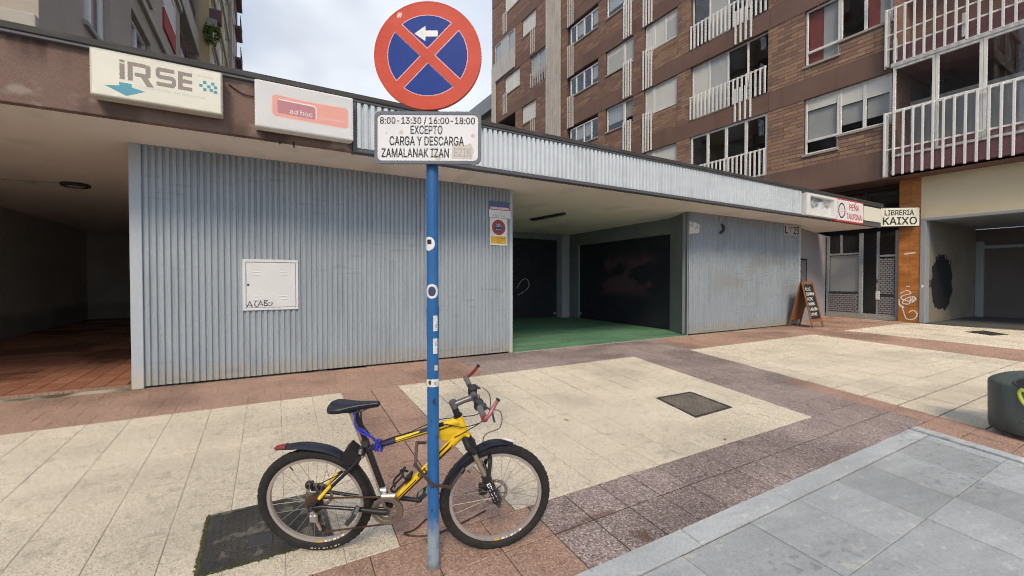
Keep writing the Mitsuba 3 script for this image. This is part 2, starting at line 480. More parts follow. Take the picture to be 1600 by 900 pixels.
mat('galvanised', (0.42, 0.43, 0.45), 0.45, metallic=0.6)


def pole_fn(p, n, uv):
    w = fbm(p.x * 34, p.y * 34, p.z * 15, octaves=4)
    c = mix((0.010, 0.088, 0.275), (0.025, 0.135, 0.355), fbm(p.x * 12, p.y * 12, p.z * 5))
    chips = smoothstep(0.70, 0.73, w) * smoothstep(1.7, 0.9, p.z)
    c = mix(c, (0.02, 0.035, 0.07), 0.9 * chips)
    worn = smoothstep(0.40, 0.10, p.z + 0.45 * (fbm(p.x * 16, p.y * 16, p.z * 6, octaves=3) - 0.5))
    c = mix(c, (0.24, 0.30, 0.36), worn * (1 - 0.4 * smoothstep(0.5, 0.6, w)))
    return mix(c, (0.07, 0.05, 0.035), 0.75 * smoothstep(0.075, 0.0, p.z + 0.05 * w))


mat('pole_blue', proc(pole_fn), 0.42, spec=0.45)
mat('sign_cream', proc(lambda p, n, uv: mix((0.66, 0.655, 0.56), (0.76, 0.755, 0.67), fbm(p.x * 2, p.y, p.z * 3))), 0.35, spec=0.45)
mat('sign_pale', proc(lambda p, n, uv: mix((0.60, 0.605, 0.625), (0.68, 0.685, 0.70), fbm(p.x * 2, p.y, p.z * 3))), 0.35, spec=0.45)
mat('sign_edge_old', (0.50, 0.49, 0.42), 0.5)
mat('taupe_print', (0.285, 0.245, 0.225), 0.6)
mat('teal_print', (0.10, 0.33, 0.43), 0.6)
mat('pale_print', (0.56, 0.57, 0.55), 0.6)
mat('salmon_print', (0.74, 0.36, 0.31), 0.5)
mat('salmon_pale', (0.76, 0.53, 0.49), 0.5)
mat('rose_print', (0.47, 0.22, 0.25), 0.5)
mat('white_print', (0.78, 0.76, 0.76), 0.5)
mat('box_white', proc(lambda p, n, uv: mix((0.58, 0.60, 0.625), (0.66, 0.68, 0.70), fbm(p.x * 5, 2, p.z * 5, octaves=4))), 0.4, spec=0.45)
mat('pena_red', (0.42, 0.06, 0.06), 0.5)
mat('vado_yellow', (0.68, 0.40, 0.05), 0.5)
mat('vado_red', (0.36, 0.05, 0.05), 0.5)
mat('plate_blue', (0.10, 0.12, 0.28), 0.5)
mat('wood_board', proc(lambda p, n, uv: mix((0.17, 0.07, 0.03), (0.30, 0.13, 0.06), fbm(p.x * 20, p.y * 20, p.z * 3))), 0.6)
mat('chalkboard', (0.02, 0.02, 0.022), 0.8)
mat('chalk', (0.62, 0.66, 0.66), 0.9)
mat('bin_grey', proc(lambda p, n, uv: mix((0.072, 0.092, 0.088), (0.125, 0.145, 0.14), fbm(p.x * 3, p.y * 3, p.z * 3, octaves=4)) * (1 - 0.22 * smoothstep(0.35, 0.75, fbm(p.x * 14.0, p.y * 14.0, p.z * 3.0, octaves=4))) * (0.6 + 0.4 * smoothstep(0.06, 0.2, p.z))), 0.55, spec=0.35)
mat('lime_spray', (0.42, 0.50, 0.08), 0.6)


def iron_fn(p, n, uv):
    w = fbm(p.x * 7, p.y * 7, 0, octaves=4)
    c = mix((0.022, 0.022, 0.022), (0.062, 0.06, 0.055), w)
    return mix(c, (0.17, 0.155, 0.13), 0.6 * smoothstep(0.62, 0.75, fbm(p.x * 11 + 4, p.y * 11, 2, octaves=3)))


mat('cast_iron', proc(iron_fn), 0.6, spec=0.4)
mat('rust_iron', proc(lambda p, n, uv: mix((0.10, 0.088, 0.08), (0.22, 0.185, 0.16), fbm(p.x * 9, p.y * 9, 0, octaves=4))), 0.7)
# bicycle
mat('rubber', proc(lambda p, n, uv: mix((0.013, 0.013, 0.014), (0.035, 0.034, 0.033), fbm(p.x * 25, p.y * 25, p.z * 25))), 0.75, spec=0.25)
mat('alloy', (0.55, 0.54, 0.52), 0.32, metallic=0.75)
mat('alloy_dull', (0.42, 0.38, 0.35), 0.45, metallic=0.4)
mat('frame_yellow', (0.78, 0.50, 0.015), 0.25, spec=0.55, clearcoat=0.5, clearcoat_gloss=0.85)
mat('frame_black', (0.012, 0.011, 0.016), 0.28, spec=0.5, clearcoat=0.4, clearcoat_gloss=0.8)
mat('frame_violet', (0.03, 0.02, 0.07), 0.28, spec=0.5, clearcoat=0.4, clearcoat_gloss=0.8)
mat('plastic_black', (0.016, 0.016, 0.018), 0.45, spec=0.4)
mat('plastic_navy', (0.014, 0.017, 0.03), 0.35, spec=0.45)
mat('grip_grey', (0.13, 0.13, 0.135), 0.6)
mat('stem_grey', (0.16, 0.15, 0.16), 0.35, metallic=0.5)
mat('stanchion', (0.45, 0.40, 0.27), 0.25, metallic=0.8)
mat('red_anodised', (0.21, 0.03, 0.03), 0.35, spec=0.5)
mat('red_reflector', (0.22, 0.035, 0.032), 0.35)
mat('pink_alloy', (0.34, 0.13, 0.14), 0.35, metallic=0.3)
mat('chain_rust', (0.10, 0.06, 0.04), 0.6, metallic=0.3)
mat('chainring_metal', (0.25, 0.205, 0.175), 0.45, metallic=0.6)
mat('cable_blue', (0.03, 0.04, 0.42), 0.3, spec=0.5)
mat('lock_brown', (0.055, 0.035, 0.028), 0.5, metallic=0.2)
mat('spoke_steel', (0.34, 0.33, 0.31), 0.4, metallic=0.6)
mat('cable_black', (0.012, 0.012, 0.012), 0.45)
mat('towel_blue', (0.02, 0.05, 0.42), 0.8)

# ------------------------------------------------------------------ setting: ground and paving
KX = [-6, -3, -0.9, -0.45, 1.03, 1.84, 3.6, 5.0, 6.83, 8.6, 14.2, 16.2, 21.5, 30]
KK = [-0.03, -0.025, -0.01, 0.0, 0.075, 0.075, 0.13, 0.21, 0.31, 0.36, 0.285, 0.25, 0.15, 0.1]


def wx(x, y):
    """the paving fans out: its cross joints turn with x"""
    return x - np.interp(x, KX, KK) * (6.53 - y)


g = whole('ground', box(-300, 400, -300, 500, -0.5, -0.06), 'far_ground', 'grey asphalt ground around the square', 'ground', kind='structure')
pav = whole('pavement', box(-9, 40, 1.66, 8.6, -0.06, -0.0055), 'grout', 'cream red and mauve tiled pavement in front of the low building', 'pavement', kind='structure')
pav2 = add('bed', cat([box(6.0, 40, -6, 1.655, -0.06, -0.0055)]), 'grout', pav)
st = whole('street', box(-9, 5.3, -6, 1.652, -0.06, -0.0065), 'dark_grout', 'grey stone slab street beside the pavement', 'street', kind='structure')
add('bed', box(5.305, 5.99, -6, 1.652, -0.06, -0.0065), 'dark_grout', st)

tiles = {}


def lay(kind, xa, xb, ya, yb, nx, ny, mats, gap=0.003, z=0.0, skip=None, jit=0.0012, offset=False):
    """a field of nx by ny pieces between the warped joints"""
    xs, ys = np.linspace(xa, xb, nx + 1), np.linspace(ya, yb, ny + 1)
    for j in range(ny):
        off = (xs[1] - xs[0]) * 0.5 if (offset and j % 2) else 0
        for i in range(nx):
            a, b, c, d = xs[i] + gap + off, xs[i + 1] - gap + off, ys[j] + gap, ys[j + 1] - gap
            cx, cy = (a + b) / 2, (c + d) / 2
            if skip and skip(wx(cx, cy), cy):
                continue
            cor = [(wx(a, c), c), (wx(b, c), c), (wx(b, d), d), (wx(a, d), d)]
            p = np.mean(cor, 0)
            tiles.setdefault(kind, []).append((p, tile(cor, z + rng.uniform(-jit, jit)), mats[rng.integers(len(mats))]))


# rectangles cut out of the paving for the iron covers
def under(x, y, pad=0.17):
    return (-0.28 - pad < x < 0.40 + pad and 2.86 - pad < y < 3.54 + pad)


lay('cream_tile', -5.82, 1.03, 2.57, 6.53, 18, 10, cream_mats, 0.0019)
lay('red_tile', 1.03, 1.84, 2.57, 6.53, 2, 10, red_mats, 0.0052)
lay('cream_tile', 1.84, 6.83, 4.55, 6.53, 12, 5, cream_mats, 0.0062)
lay('cream_tile', 1.84, 6.83, 2.57, 4.55, 12, 5, cream_mats, 0.0026)
lay('mauve_tile', 6.83, 8.6, 3.7, 6.53, 4, 8, mauve_mats, 0.006)
lay('mauve_tile', 6.83, 8.1575, 1.83, 3.7, 3, 5, mauve_mats, 0.0058)
lay('red_tile', 8.1575, 8.6, 1.83, 3.7, 1, 5, red_mats)
lay('cream_tile', 8.6, 14.2, -0.3, 6.53, 14, 16, cream_mats, 0.0075)
lay('red_tile', 7.79, 8.6, -1.5, 1.83, 2, 9, red_mats)
lay('red_tile', 14.2, 16.2, -0.3, 6.53, 5, 18, red_mats)
lay('cream_tile', 16.2, 21.3, 1.0, 6.53, 12, 12, cream_mats, 0.004)
lay('red_tile', -5.8, 3.3, 6.53, 8.25, 24, 4, red_mats, 0.0012, offset=True)
lay('mauve_tile', 3.3, 8.6, 6.53, 8.25, 14, 4, mauve_mats)
lay('red_tile', 8.6, 21.3, 6.53, 8.25, 30, 4, red_mats)
lay('red_tile', -3.0, 1.95, 1.83, 2.57, 13, 2, red_mats)
lay('mauve_tile', 1.95, 6.83, 1.83, 2.57, 13, 2, mauve_mats, 0.0055)
lay('red_tile', 17.2, 22.3, 8.25, 9.9, 12, 4, red_mats)

view = np.array([math.cos(YAW), math.sin(YAW)])


def emit(holder, kind, label_rest):
    L = tiles[kind]
    seen = [(np.hypot(*p), k) for k, (p, m, s) in enumerate(L) if (p @ view) / np.hypot(*p) > 0.60]
    near = {k for _, k in sorted(seen)[:290]}
    rest = {}
    for k, (p, m, s) in enumerate(L):
        if k in near:
            add(kind, m, s, holder)
        else:
            rest.setdefault(s, []).append(m)
    for n, (s, ms) in enumerate(rest.items()):
        add(label_rest, cat(ms), s, holder, kind='stuff')


# moss in the joint round the near cover and damp dirt in some joints
emit(pav, 'cream_tile', 'cream_tiling')
emit(pav, 'red_tile', 'red_tiling')
emit(pav, 'mauve_tile', 'mauve_tiling')

# street slabs in rows, the cross joints staggered a little
xs0 = np.arange(-3.0, 8.7, 0.80)
for j, (ya, yb) in enumerate([(1.075, 1.648), (0.50, 1.075), (-0.08, 0.50), (-0.66, -0.08), (-1.24, -0.66), (-1.82, -1.24)]):
    sh = [0.0, 0.02, 0.40, 0.42, 0.1, 0.3][j]
    for i in range(len(xs0) - 1):
        a, b = xs0[i] + sh + 0.0042, min(xs0[i + 1] + sh - 0.0042, 7.592)
        if b - a < 0.1:
            continue
        cor = [(wx(a, ya), ya + .0018), (wx(b, ya), ya + .0018), (wx(b, yb), yb - .0018), (wx(a, yb), yb - .0018)]
        p = np.mean(cor, 0)
        if (p @ view) / np.hypot(*p) < 0.3 or np.hypot(*p) > 9:
            continue
        add('paving_slab', tile(cor, rng.uniform(-0.0015, 0.0015), 0.04, 0.0025), slab_mats[rng.integers(3)], st)

kb = whole('kerb', box(-9, 6.0, 1.655, 1.828, -0.06, -0.0085), 'dark_grout', 'pale grey flush stone kerb along the slab street', 'kerb', kind='structure')
kx = [-3.6, -2.6, -1.6, -0.62, 0.34, 1.32, 2.31, 3.33, 4.36, 5.20, 6.0]
for a, b in zip(kx[:-1], kx[1:]):
    add('kerb_stone', tile([(a + .003, 1.657), (b - .003 - (.018 if b == 6.0 else 0), 1.657), (b + .03, 1.827), (a + .036, 1.827)], 0.004, 0.05, 0.006), 'kerb_stone_mat', kb)
yk = [1.827, 0.97, 0.10, -0.75, -1.6]
for a, b in zip(yk[:-1], yk[1:]):
    add('kerb_stone', tile([(wx(7.61, b) + .0, b + .004), (wx(7.77, b), b + .004), (wx(7.77, a), a - .003), (wx(7.61, a), a - .003)], 0.016, 0.07, 0.012), 'kerb_stone_mat', kb)

gf = whole('garage_floor', box(4.885, 14.5, 8.255, 16.5, -0.06, -0.002), 'green_paint', 'green painted concrete floor of the garage entrance', 'floor', kind='structure')
add('threshold_strip', tile([(4.9, 8.20), (10.75, 8.20), (10.75, 8.252), (4.9, 8.252)], 0.006, 0.05, 0.003), 'sill_stone', gf)
add('expansion_joint', tile([(4.9, 8.93), (10.9, 8.93), (10.9, 8.965), (4.9, 8.965)], 0.0005, 0.02), 'dark_grout', gf)

pf = whole('passage_floor', box(-9, -1.45, 8.60, 40, -0.06, 0.004), 'dark_grout', 'red tiled floor of the dark covered passage', 'floor', kind='structure')
add('threshold', cham(-9, -1.45, 8.50, 8.60, -0.06, 0.022, 0.008), red_mats[1], pf)
mat('passage_tile', proc(lambda p, n, uv: mix((0.20, 0.085, 0.055), (0.34, 0.165, 0.11), 0.5 * fbm(p.x * 3, p.y * 3, 0) + 0.5 * cell_rand(p.x * 4, p.y * 4)) * (1 - 0.5 * smoothstep(0.45, 0.65, fbm(p.x * 0.8, p.y * 0.8, 4)))), 0.5, spec=0.4)
pl, far_p = [], []
for j in range(60):
    for i in range(17):
        x, y = -5.9 + i * 0.262, 8.60 + j * 0.262
        t = tile([(x + .004, y + .004), (x + .258, y + .004), (x + .258, y + .258), (x + .004, y + .258)], 0.018, 0.016, 0.004)
        if x > -1.75:
            continue
        (pl if j < 17 else far_p).append(t)
for t in pl:
    add('floor_tile', t, 'passage_tile', pf)
add('far_floor_tiling', cat(far_p), 'passage_tile', pf, kind='stuff')

# ------------------------------------------------------------------ the low commercial building
low = thing('commercial_building', 'long single storey building clad in grey blue corrugated metal under a deep flat canopy', 'building')
WY, WT = 8.28, 3.6
FY = 7.05
fr = Frame((0, WY, 0), (1, 0, 0), (0, -1, 0), (0, 0, 1))
# wall between the passage and the garage entrance
add('corrugated_wall', fr(cat([corr(-1.405, 4.80, 0.035, WT, 0.084, 0.030), box(-1.435, 4.80, -0.2, -0.003, 0.03, WT)])), 'corrugated_paint', low)
add('corner_post', cham(-1.58, -1.437, WY - 0.03, WY + 0.2, 0.0, WT - 0.002, 0.006), 'post_paint', low)
add('corner_post', cham(4.803, 4.885, WY - 0.028, WY + 0.205, 0.0, WT - 0.002, 0.006), 'post_paint', low)
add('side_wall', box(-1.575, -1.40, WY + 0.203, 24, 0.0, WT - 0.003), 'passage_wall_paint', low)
add('side_wall', box(4.70, 4.88, WY + 0.21, 15.4, 0.0, WT - 0.003), 'recess_grey', low)
# wall right of the garage entrance
add('corrugated_wall', fr(cat([corr(10.83, 16.92, 0.035, WT, 0.084, 0.030), box(10.84, 16.92, -0.2, -0.003, 0.03, WT)])), 'corrugated_paint', low)
add('corner_post', cham(16.923, 17.02, WY - 0.028, WY + 0.4, 0.0, WT - 0.002, 0.006), 'post_paint', low)
# splayed return wall and the deep garage recess
add('return_wall', tm(trimesh.creation.extrude_polygon(Polygon([(10.77, 8.265), (10.826, 8.265), (11.55, 9.45), (11.47, 9.45)]), WT - 0.004, engine='earcut')), 'recess_grey', low)
d0, d1 = np.array([11.47, 9.45]), np.array([11.83, 14.45])
dirn = (d1 - d0) / np.linalg.norm(d1 - d0)
sf = Frame((d0[0], d0[1], 0), (dirn[0], dirn[1], 0), (-dirn[1], dirn[0], 0), (0, 0, 1))
LD = np.linalg.norm(d1 - d0)
add('garage_door', sf(cat([cham(0.02, LD - 0.02, -0.08, -0.02, 0.02, 3.08, 0.004)] + [cham(a, a + 1.19, -0.02, -0.012, 0.06, 3.04, 0.004) for a in (0.05, 1.26, 2.47, 3.68)])), 'garage_door_paint', low, label='dark side garage door with faded pink spray paint')
add('door_lintel', sf(box(-0.02, LD + 0.05, -0.1, 0.0, 3.09, WT - 0.004)), 'recess_grey', low)
add('door_post', sf(box(LD - 0.02, LD + 0.05, -0.1, 0.02, 0.0, 3.088)), 'post_paint', low)
add('recess_wall', box(11.86, 12.3, 14.4, 15.4, 0.0, WT - 0.004), 'recess_grey', low)
add('pillar', cham(11.32, 11.72, 14.95, 15.36, 0.0, WT - 0.005, 0.01), 'post_paint', low)
add('garage_door', cat([cham(4.90, 11.30, 15.32, 15.38, 0.02, 3.33, 0.004)] + [cham(4.95 + a, 4.95 + a + 1.22, 15.306, 15.32, 0.08, 3.28, 0.004) for a in (0, 1.25, 2.5, 3.75, 5.0)]), 'garage_door_paint', low, label='dark rear garage door with a white scrawl')
add('scrawl', tube(bez([(9.25, 15.30, 1.28), (9.5, 15.30, 1.62), (9.75, 15.30, 1.64), (9.85, 15.30, 1.4), (9.72, 15.30, 1.22), (9.3, 15.30, 0.98)]), 0.016, 6), 'white_scrawl', low + '__garage_door_001')
add('bolt', cham(11.12, 11.22, 15.27, 15.30, 0.12, 0.22, .006), 'bolt_bright', low + '__garage_door_001')
add('bolt', sf(cham(LD - 0.18, LD - 0.08, 0.0, 0.03, 0.14, 0.24, .006)), 'bolt_bright', low + '__garage_door')
add('door_lintel', box(4.89, 11.85, 15.25, 15.4, 3.345, WT - 0.004), 'recess_grey', low)
add('back_wall', box(4.8, 13.0, 15.41, 15.6, 0, WT - 0.004), 'recess_grey', low)
add('back_wall', box(-6.2, -1.3, 24.0, 24.2, 0, WT - 0.004), 'passage_wall_paint', low)
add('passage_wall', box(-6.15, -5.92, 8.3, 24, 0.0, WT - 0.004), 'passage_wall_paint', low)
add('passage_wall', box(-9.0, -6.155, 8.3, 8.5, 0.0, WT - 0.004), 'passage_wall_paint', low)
# canopy: soffit, roof, fascia, coping
add('soffit', cat([box(-9, 20.28, FY + 0.02, 16.5, WT, WT + 0.10), box(-9, -1.3, 16.503, 24.3, WT, WT + 0.10)]), 'soffit_paint', low)
add('roof', box(-9, 20.25, FY + 0.13, 27.5, WT + 0.11, 4.36), 'roofing', low)
add('fascia_beam', cham(-9, 1.29, FY, FY + 0.12, WT - 0.008, 4.372, 0.006), 'beam_granite', low, label='reddish granite fascia beam stained under the coping')
ff = Frame((0, FY, 0), (1, 0, 0), (0, -1, 0), (0, 0, 1))
add('fascia_cladding', ff(cat([corr(1.36, 14.46, 3.645, 4.372, 0.104, 0.055), box(1.33, 14.46, -0.12, -0.004, 3.64, 4.372)])), 'fascia_metal', low)
add('fascia_post', ff(cham(1.295, 1.355, -0.1, 0.058, 3.57, 4.335, 0.005)), 'flashing', low)
add('drip_flashing', ff(cham(1.357, 14.46, -0.1, 0.058, 3.575, 3.638, 0.006)), 'flashing', low)
add('fascia_board', ff(cham(14.465, 20.27, -0.1, 0.0, 3.58, 4.372, 0.005)), 'flashing', low)
add('fascia_panel', ff(cham(18.66, 20.26, 0.003, 0.03, 3.76, 4.27, 0.004)), 'sign_cream', low)
add('coping', ff(cham(-9, 20.29, -0.25, 0.085, 4.375, 4.455, 0.008)), 'coping_dark', low)
add('coping_edge', ff(cham(-9, 20.29, -0.02, 0.068, 4.337, 4.373, 0.004)), 'flashing', low)

# lights and fittings under the canopy
k = thing('batten_light', 'grey batten light fitting under the garage entrance ceiling', 'ceiling light')
bd = np.array([7.84 - 7.72, 10.25 - 11.86]); bl = np.linalg.norm(bd); bd /= bl
bf = Frame((7.72, 11.86, 0), (bd[0], bd[1], 0), (-bd[1], bd[0], 0), (0, 0, 1))
add('housing', bf(cham(0, bl, -0.07, 0.07, 3.545, 3.599, 0.01)), 'dark_metal', k)
add('tube', bf(cyl((0.05, 0, 3.525), (bl - 0.05, 0, 3.525), 0.017, 12)), 'violet_grey', k, smooth=40)
k = thing('round_light', 'small round light fitting under the passage ceiling', 'ceiling light')
lf = Frame((-3.2, 12.34, 3.6))
add('base_ring', lf(tm(trimesh.creation.torus(0.20, 0.035, major_sections=28, minor_sections=8).apply_translation([0, 0, -0.035]))), 'dark_metal', k, smooth=60)
add('lens', lf(revolve([(0.0, -0.085), (0.10, -0.075), (0.17, -0.045), (0.175, -0.001), (0, -0.001)], 28)), 'violet_grey', k, smooth=50)
k = whole('conduit', cat([tube([(-5.9, 12.55, 3.585), (-4.4, 12.48, 3.585), (-3.42, 12.36, 3.585)], 0.011, 6), cham(-3.95, -3.83, 12.36, 12.48, 3.55, 3.599, 0.01)]), 'passage_wall_paint', 'thin electrical conduit with a junction box on the passage ceiling', 'conduit')
whole('drip_cable', cat([tube(bez([(-0.30, FY - 0.02, 4.25), (-0.12, FY - 0.02, 4.15), (0.05, FY - 0.02, 4.16), (0.02, FY - 0.02, 4.22)]), 0.007, 6), tube([(0.30, FY - .015, 3.60), (0.31, FY - .015, 3.54)], 0.012, 6), tube([(0.48, FY - .015, 3.60), (0.49, FY - .015, 3.52)], 0.013, 6)]), 'cable_black', 'loose black cables between the two lightbox signs on the granite fascia', 'cable')

# ------------------------------------------------------------------ signs on the canopy fascia
SF = lambda x, y, z: Frame((x, y, z), (1, 0, 0), (0, 0, 1), (0, -1, 0))     # local x right, y up, z towards the street


def lightbox(name, label, x0, x1, z0, z1, face_m, yf, depth, trim=0.02):
    k = thing(name, label, 'sign')
    f = SF(x0, yf, z0)
    w, h = x1 - x0, z1 - z0
    add('case', f(cham(0, w, 0, h, -depth, -0.004, 0.012)), 'sign_edge_old' if face_m == 'sign_cream' else 'white_paint', k)
    add('face', f(cham(trim, w - trim, trim, h - trim, -0.01, 0.0, 0.002)), face_m, k)
    return k, f


k, f = lightbox('lightbox_sign', 'cream lightbox sign reading IRSE with a blue arrow pointing down', -1.64, -0.36, 3.76, 4.31, 'sign_cream', 6.84, 0.19)
E_ = lambda m, **q: f(shift(m, **q))
def letter_polys(s, w, h, st):
    pass
# wide square lettering drawn as strokes
def stroke(pts, w, cap=2, join=2):
    return LineString(pts).buffer(w / 2, cap_style=cap, join_style=join)
def rounded(pts, w, r):
    return LineString(pts).buffer(w / 2 + r, cap_style=2, join_style=1).buffer(-r)
hh, sw = 0.20, 0.05
LI = stroke([(0.025, 0), (0.025, 0.165)], sw).union(sbox(0.0, 0.178, 0.05, 0.205))
LR = unary_union([stroke([(0.105, 0), (0.105, hh)], sw), stroke([(0.105, hh - .02), (0.27, hh - .02)], 0.04), stroke([(0.27, hh - .02), (0.285, hh - .035), (0.285, 0.085), (0.27, 0.075)], sw), stroke([(0.15, 0.075), (0.285, 0.075)], 0.04), Polygon([(0.19, 0.09), (0.255, 0.09), (0.345, -0.035), (0.27, -0.035)])])
LS = unary_union([stroke([(0.56, hh - .02), (0.40, hh - .02), (0.385, hh - .035), (0.385, 0.12), (0.40, 0.10), (0.54, 0.10), (0.555, 0.085), (0.555, 0.035), (0.54, 0.02), (0.37, 0.02)], 0.043, 2, 1)])
LE = unary_union([stroke([(0.625, 0), (0.625, hh)], sw)] + [stroke([(0.61, y), (0.755, y)], 0.04) for y in (0.02, 0.1, hh - .02)])
for nm, g_ in (('I', LI), ('R', LR), ('S', LS), ('E', LE)):
    m = extr(g_, 0.002)
    add('letter', f((m[0] * np.array([0.925, 1.12, 1]) + np.array([0.265, 0.235, 0.0005]), m[1])), 'taupe_print', k)
add('arrow', f(shift(extr(Polygon([(0.13, 0.13), (0.26, 0.155), (0.26, 0.195), (0.375, 0.195), (0.375, 0.155), (0.50, 0.13), (0.325, 0.045)]), 0.002), z=0.0005)), 'teal_print', k)
add('tag_line', f(shift(text('Correduría de Seguros', 0.66, 0.035, 0.0012), x=0.44, y=0.165, z=0.0005)), 'pale_print', k)
add('tag_line', f(shift(text('alava', 0.155, 0.035, 0.0012), x=1.02, y=0.44, z=0.0005)), 'pale_print', k)
add('checker_emblem', f(shift(cat([extr(sbox(0.042 * i, 0.045 * j, 0.042 * i + 0.036, 0.045 * j + 0.038), 0.002) for i, j in ((0, 1), (1, 0), (1, 2), (2, 1), (2.6, 0.1), (3, 2), (3.7, -0.2), (3.7, 1.1))]), x=1.035, y=0.27, z=0.0005)), 'teal_print', k)

k, f = lightbox('lightbox_sign', 'pale white lightbox sign with a salmon rounded logo', 0.005, 1.275, 3.69, 4.325, 'sign_pale', 6.84, 0.19)
lg = Polygon([(0.22, 0.22), (0.22, 0.43), (0.25, 0.455), (0.62, 0.435), (1.16, 0.445), (1.18, 0.42), (1.18, 0.20), (1.15, 0.18), (0.25, 0.19)]).buffer(0.012)
add('logo_edge', f(shift(extr(lg.buffer(0.012), 0.0012), z=0.0004)), 'salmon_pale', k)
add('logo', f(shift(extr(lg, 0.002), z=0.0004)), 'salmon_print', k)
add('logo_patch', f(shift(extr(Polygon([(0.28, 0.235), (0.28, 0.40), (0.72, 0.385), (0.74, 0.36), (0.74, 0.225)]).buffer(0.01), 0.0028), z=0.0004)), 'rose_print', k)
add('logo_line', f(shift(extr(Polygon([(0.28, 0.405), (0.73, 0.395), (0.755, 0.37), (0.755, 0.22), (0.768, 0.22), (0.768, 0.38), (0.74, 0.412), (0.28, 0.42)]), 0.0034), z=0.0004)), 'white_print', k)
add('lettering', f(shift(text('ad hoc', 0.29, 0.065, 0.0034), x=0.42, y=0.245, z=0.0004)), 'white_print', k)
add('lettering', f(shift(faint(0.33, 0.035, 11, 0.0026), x=0.80, y=0.24, z=0.0004)), 'salmon_pale', k)

# right end of the fascia
k = thing('sign_case', 'broken empty grey sign case at the right end of the metal fascia', 'sign case')
f = SF(14.56, 7.0, 3.62)
W_, H_ = 1.92, 0.68
for a in ((0, 0.22, 0, H_), (1.72, W_, 0, H_), (0.222, 1.718, 0, 0.06), (0.222, 1.718, 0.60, H_)):
    add('frame_bar', f(cham(a[0], a[1], a[2], a[3], -0.05, 0.10, 0.006)), 'white_paint', k)
mat('torn_paper', proc(lambda p, n, uv: mix((0.22, 0.24, 0.26), (0.62, 0.64, 0.66), smoothstep(0.40, 0.62, fbm(p.x * 3.2, 1.0, p.z * 5.5 - 0.0, octaves=5)))), 0.8)
add('back_panel', f(box(0.22, 1.72, 0.06, 0.60, -0.049, -0.03)), 'torn_paper', k)
add('torn_sheet', f(shift(extr(Polygon([(0.35, 0.07), (1.35, 0.07), (1.42, 0.14), (1.18, 0.20), (1.0, 0.16), (0.86, 0.24), (0.62, 0.20), (0.5, 0.13)]), 0.004), z=-0.02)), 'paper_white', k)
k = thing('club_sign', 'white club sign with red border reading PEÑA TAURINA', 'sign')
f = SF(16.52, 6.97, 3.57)
w, h = 2.08, 0.78
add('border', f(cham(0, w, 0, h, -0.08, 0.0, 0.01)), 'pena_red', k)
add('face', f(cham(0.14, w - 0.06, 0.06, h - 0.05, -0.01, 0.004, 0.002)), 'sign_white', k)
add('lettering', f(shift(text('PEÑA', 0.74, 0.20, 0.003, True), x=0.98, y=0.44, z=0.004)), 'pena_red', k)
add('lettering', f(shift(text('TAURINA', 1.16, 0.19, 0.003, True), x=0.77, y=0.13, z=0.004)), 'pena_red', k)
ring = affinity.scale(Point(0, 0).buffer(1), 0.245, 0.26).difference(affinity.scale(Point(0, 0).buffer(1), 0.19, 0.205))
add('emblem_ring', f(shift(extr(ring, 0.003), x=0.45, y=0.38, z=0.004)), 'print_navy', k)
em = unary_union([affinity.rotate(sbox(-0.14, -0.022, 0.14, 0.022), a) for a in (35, 90, 145)])
add('emblem', f(shift(extr(em, 0.0025), x=0.45, y=0.38, z=0.004)), 'salmon_pale', k)

dl = np.array([21.43 - 20.40, 6.27 - 7.13]); ll = np.linalg.norm(dl); dl /= ll
f = Frame((20.40, 7.13, 3.62), (dl[0], dl[1], 0), (0, 0, 1), (dl[1], -dl[0], 0))
k = thing('bookshop_sign', 'cream bookshop sign reading LIBRERIA KAIXO at the canopy corner', 'sign')
add('case', f(cham(0, ll, 0, 0.74, -0.14, -0.003, 0.012)), 'dark_metal', k)
add('face', f(cham(0.025, ll - 0.025, 0.03, 0.71, -0.02, 0.0, 0.003)), 'sign_cream', k)
add('lettering', f(shift(text('LIBRERIA', 0.98, 0.19, 0.003, True), x=0.16, y=0.44, z=0.0)), 'print_black', k)
add('lettering', f(shift(text('KAIXO', 1.14, 0.27, 0.003, True), x=0.10, y=0.09, z=0.0)), 'print_black', k)
add('bracket', f(cat([cyl((0.3, 0.1, -0.14), (0.3, 0.1, -0.5), 0.02, 8), cyl((1.0, 0.1, -0.14), (1.0, 0.1, -0.5), 0.02, 8)])), 'dark_metal', k)

# ------------------------------------------------------------------ things fixed to the corrugated walls
k = thing('meter_cabinet', 'white meter cabinet door with a black scrawl on the corrugated wall', 'meter cabinet')
f = SF(-0.19, WY - 0.032, 1.11)
w, h = 0.81, 0.835
for a in ((0, w, 0, 0.04), (0, w, h - 0.045, h), (0, 0.045, 0.0405, h - 0.0455), (w - 0.035, w, 0.0405, h - 0.0455)):
    add('frame_bar', f(cham(a[0], a[1], a[2], a[3], -0.02, 0.022, 0.005)), 'box_white', k)
d_ = add('door', f(cham(0.052, w - 0.042, 0.047, h - 0.052, -0.02, 0.014, 0.004)), 'box_white', k)
for cx in (0.19, 0.57):
    for cy in (0.17, 0.57):
        for dy in (0, 0.05):
            add('louvre', f(cat([tm(trimesh.convex.convex_hull(np.array([(cx - .05, cy + dy, .014), (cx + .07, cy + dy, .014), (cx - .05, cy + dy + .022, .014), (cx + .07, cy + dy + .022, .014), (cx - .045, cy + dy + .004, .023), (cx + .065, cy + dy + .004, .023)])))])), 'box_white', d_)
add('lock', f(cat([cyl((0.078, 0.42, 0.012), (0.078, 0.42, 0.02), 0.018, 16)])), 'dark_metal', d_, smooth=40)
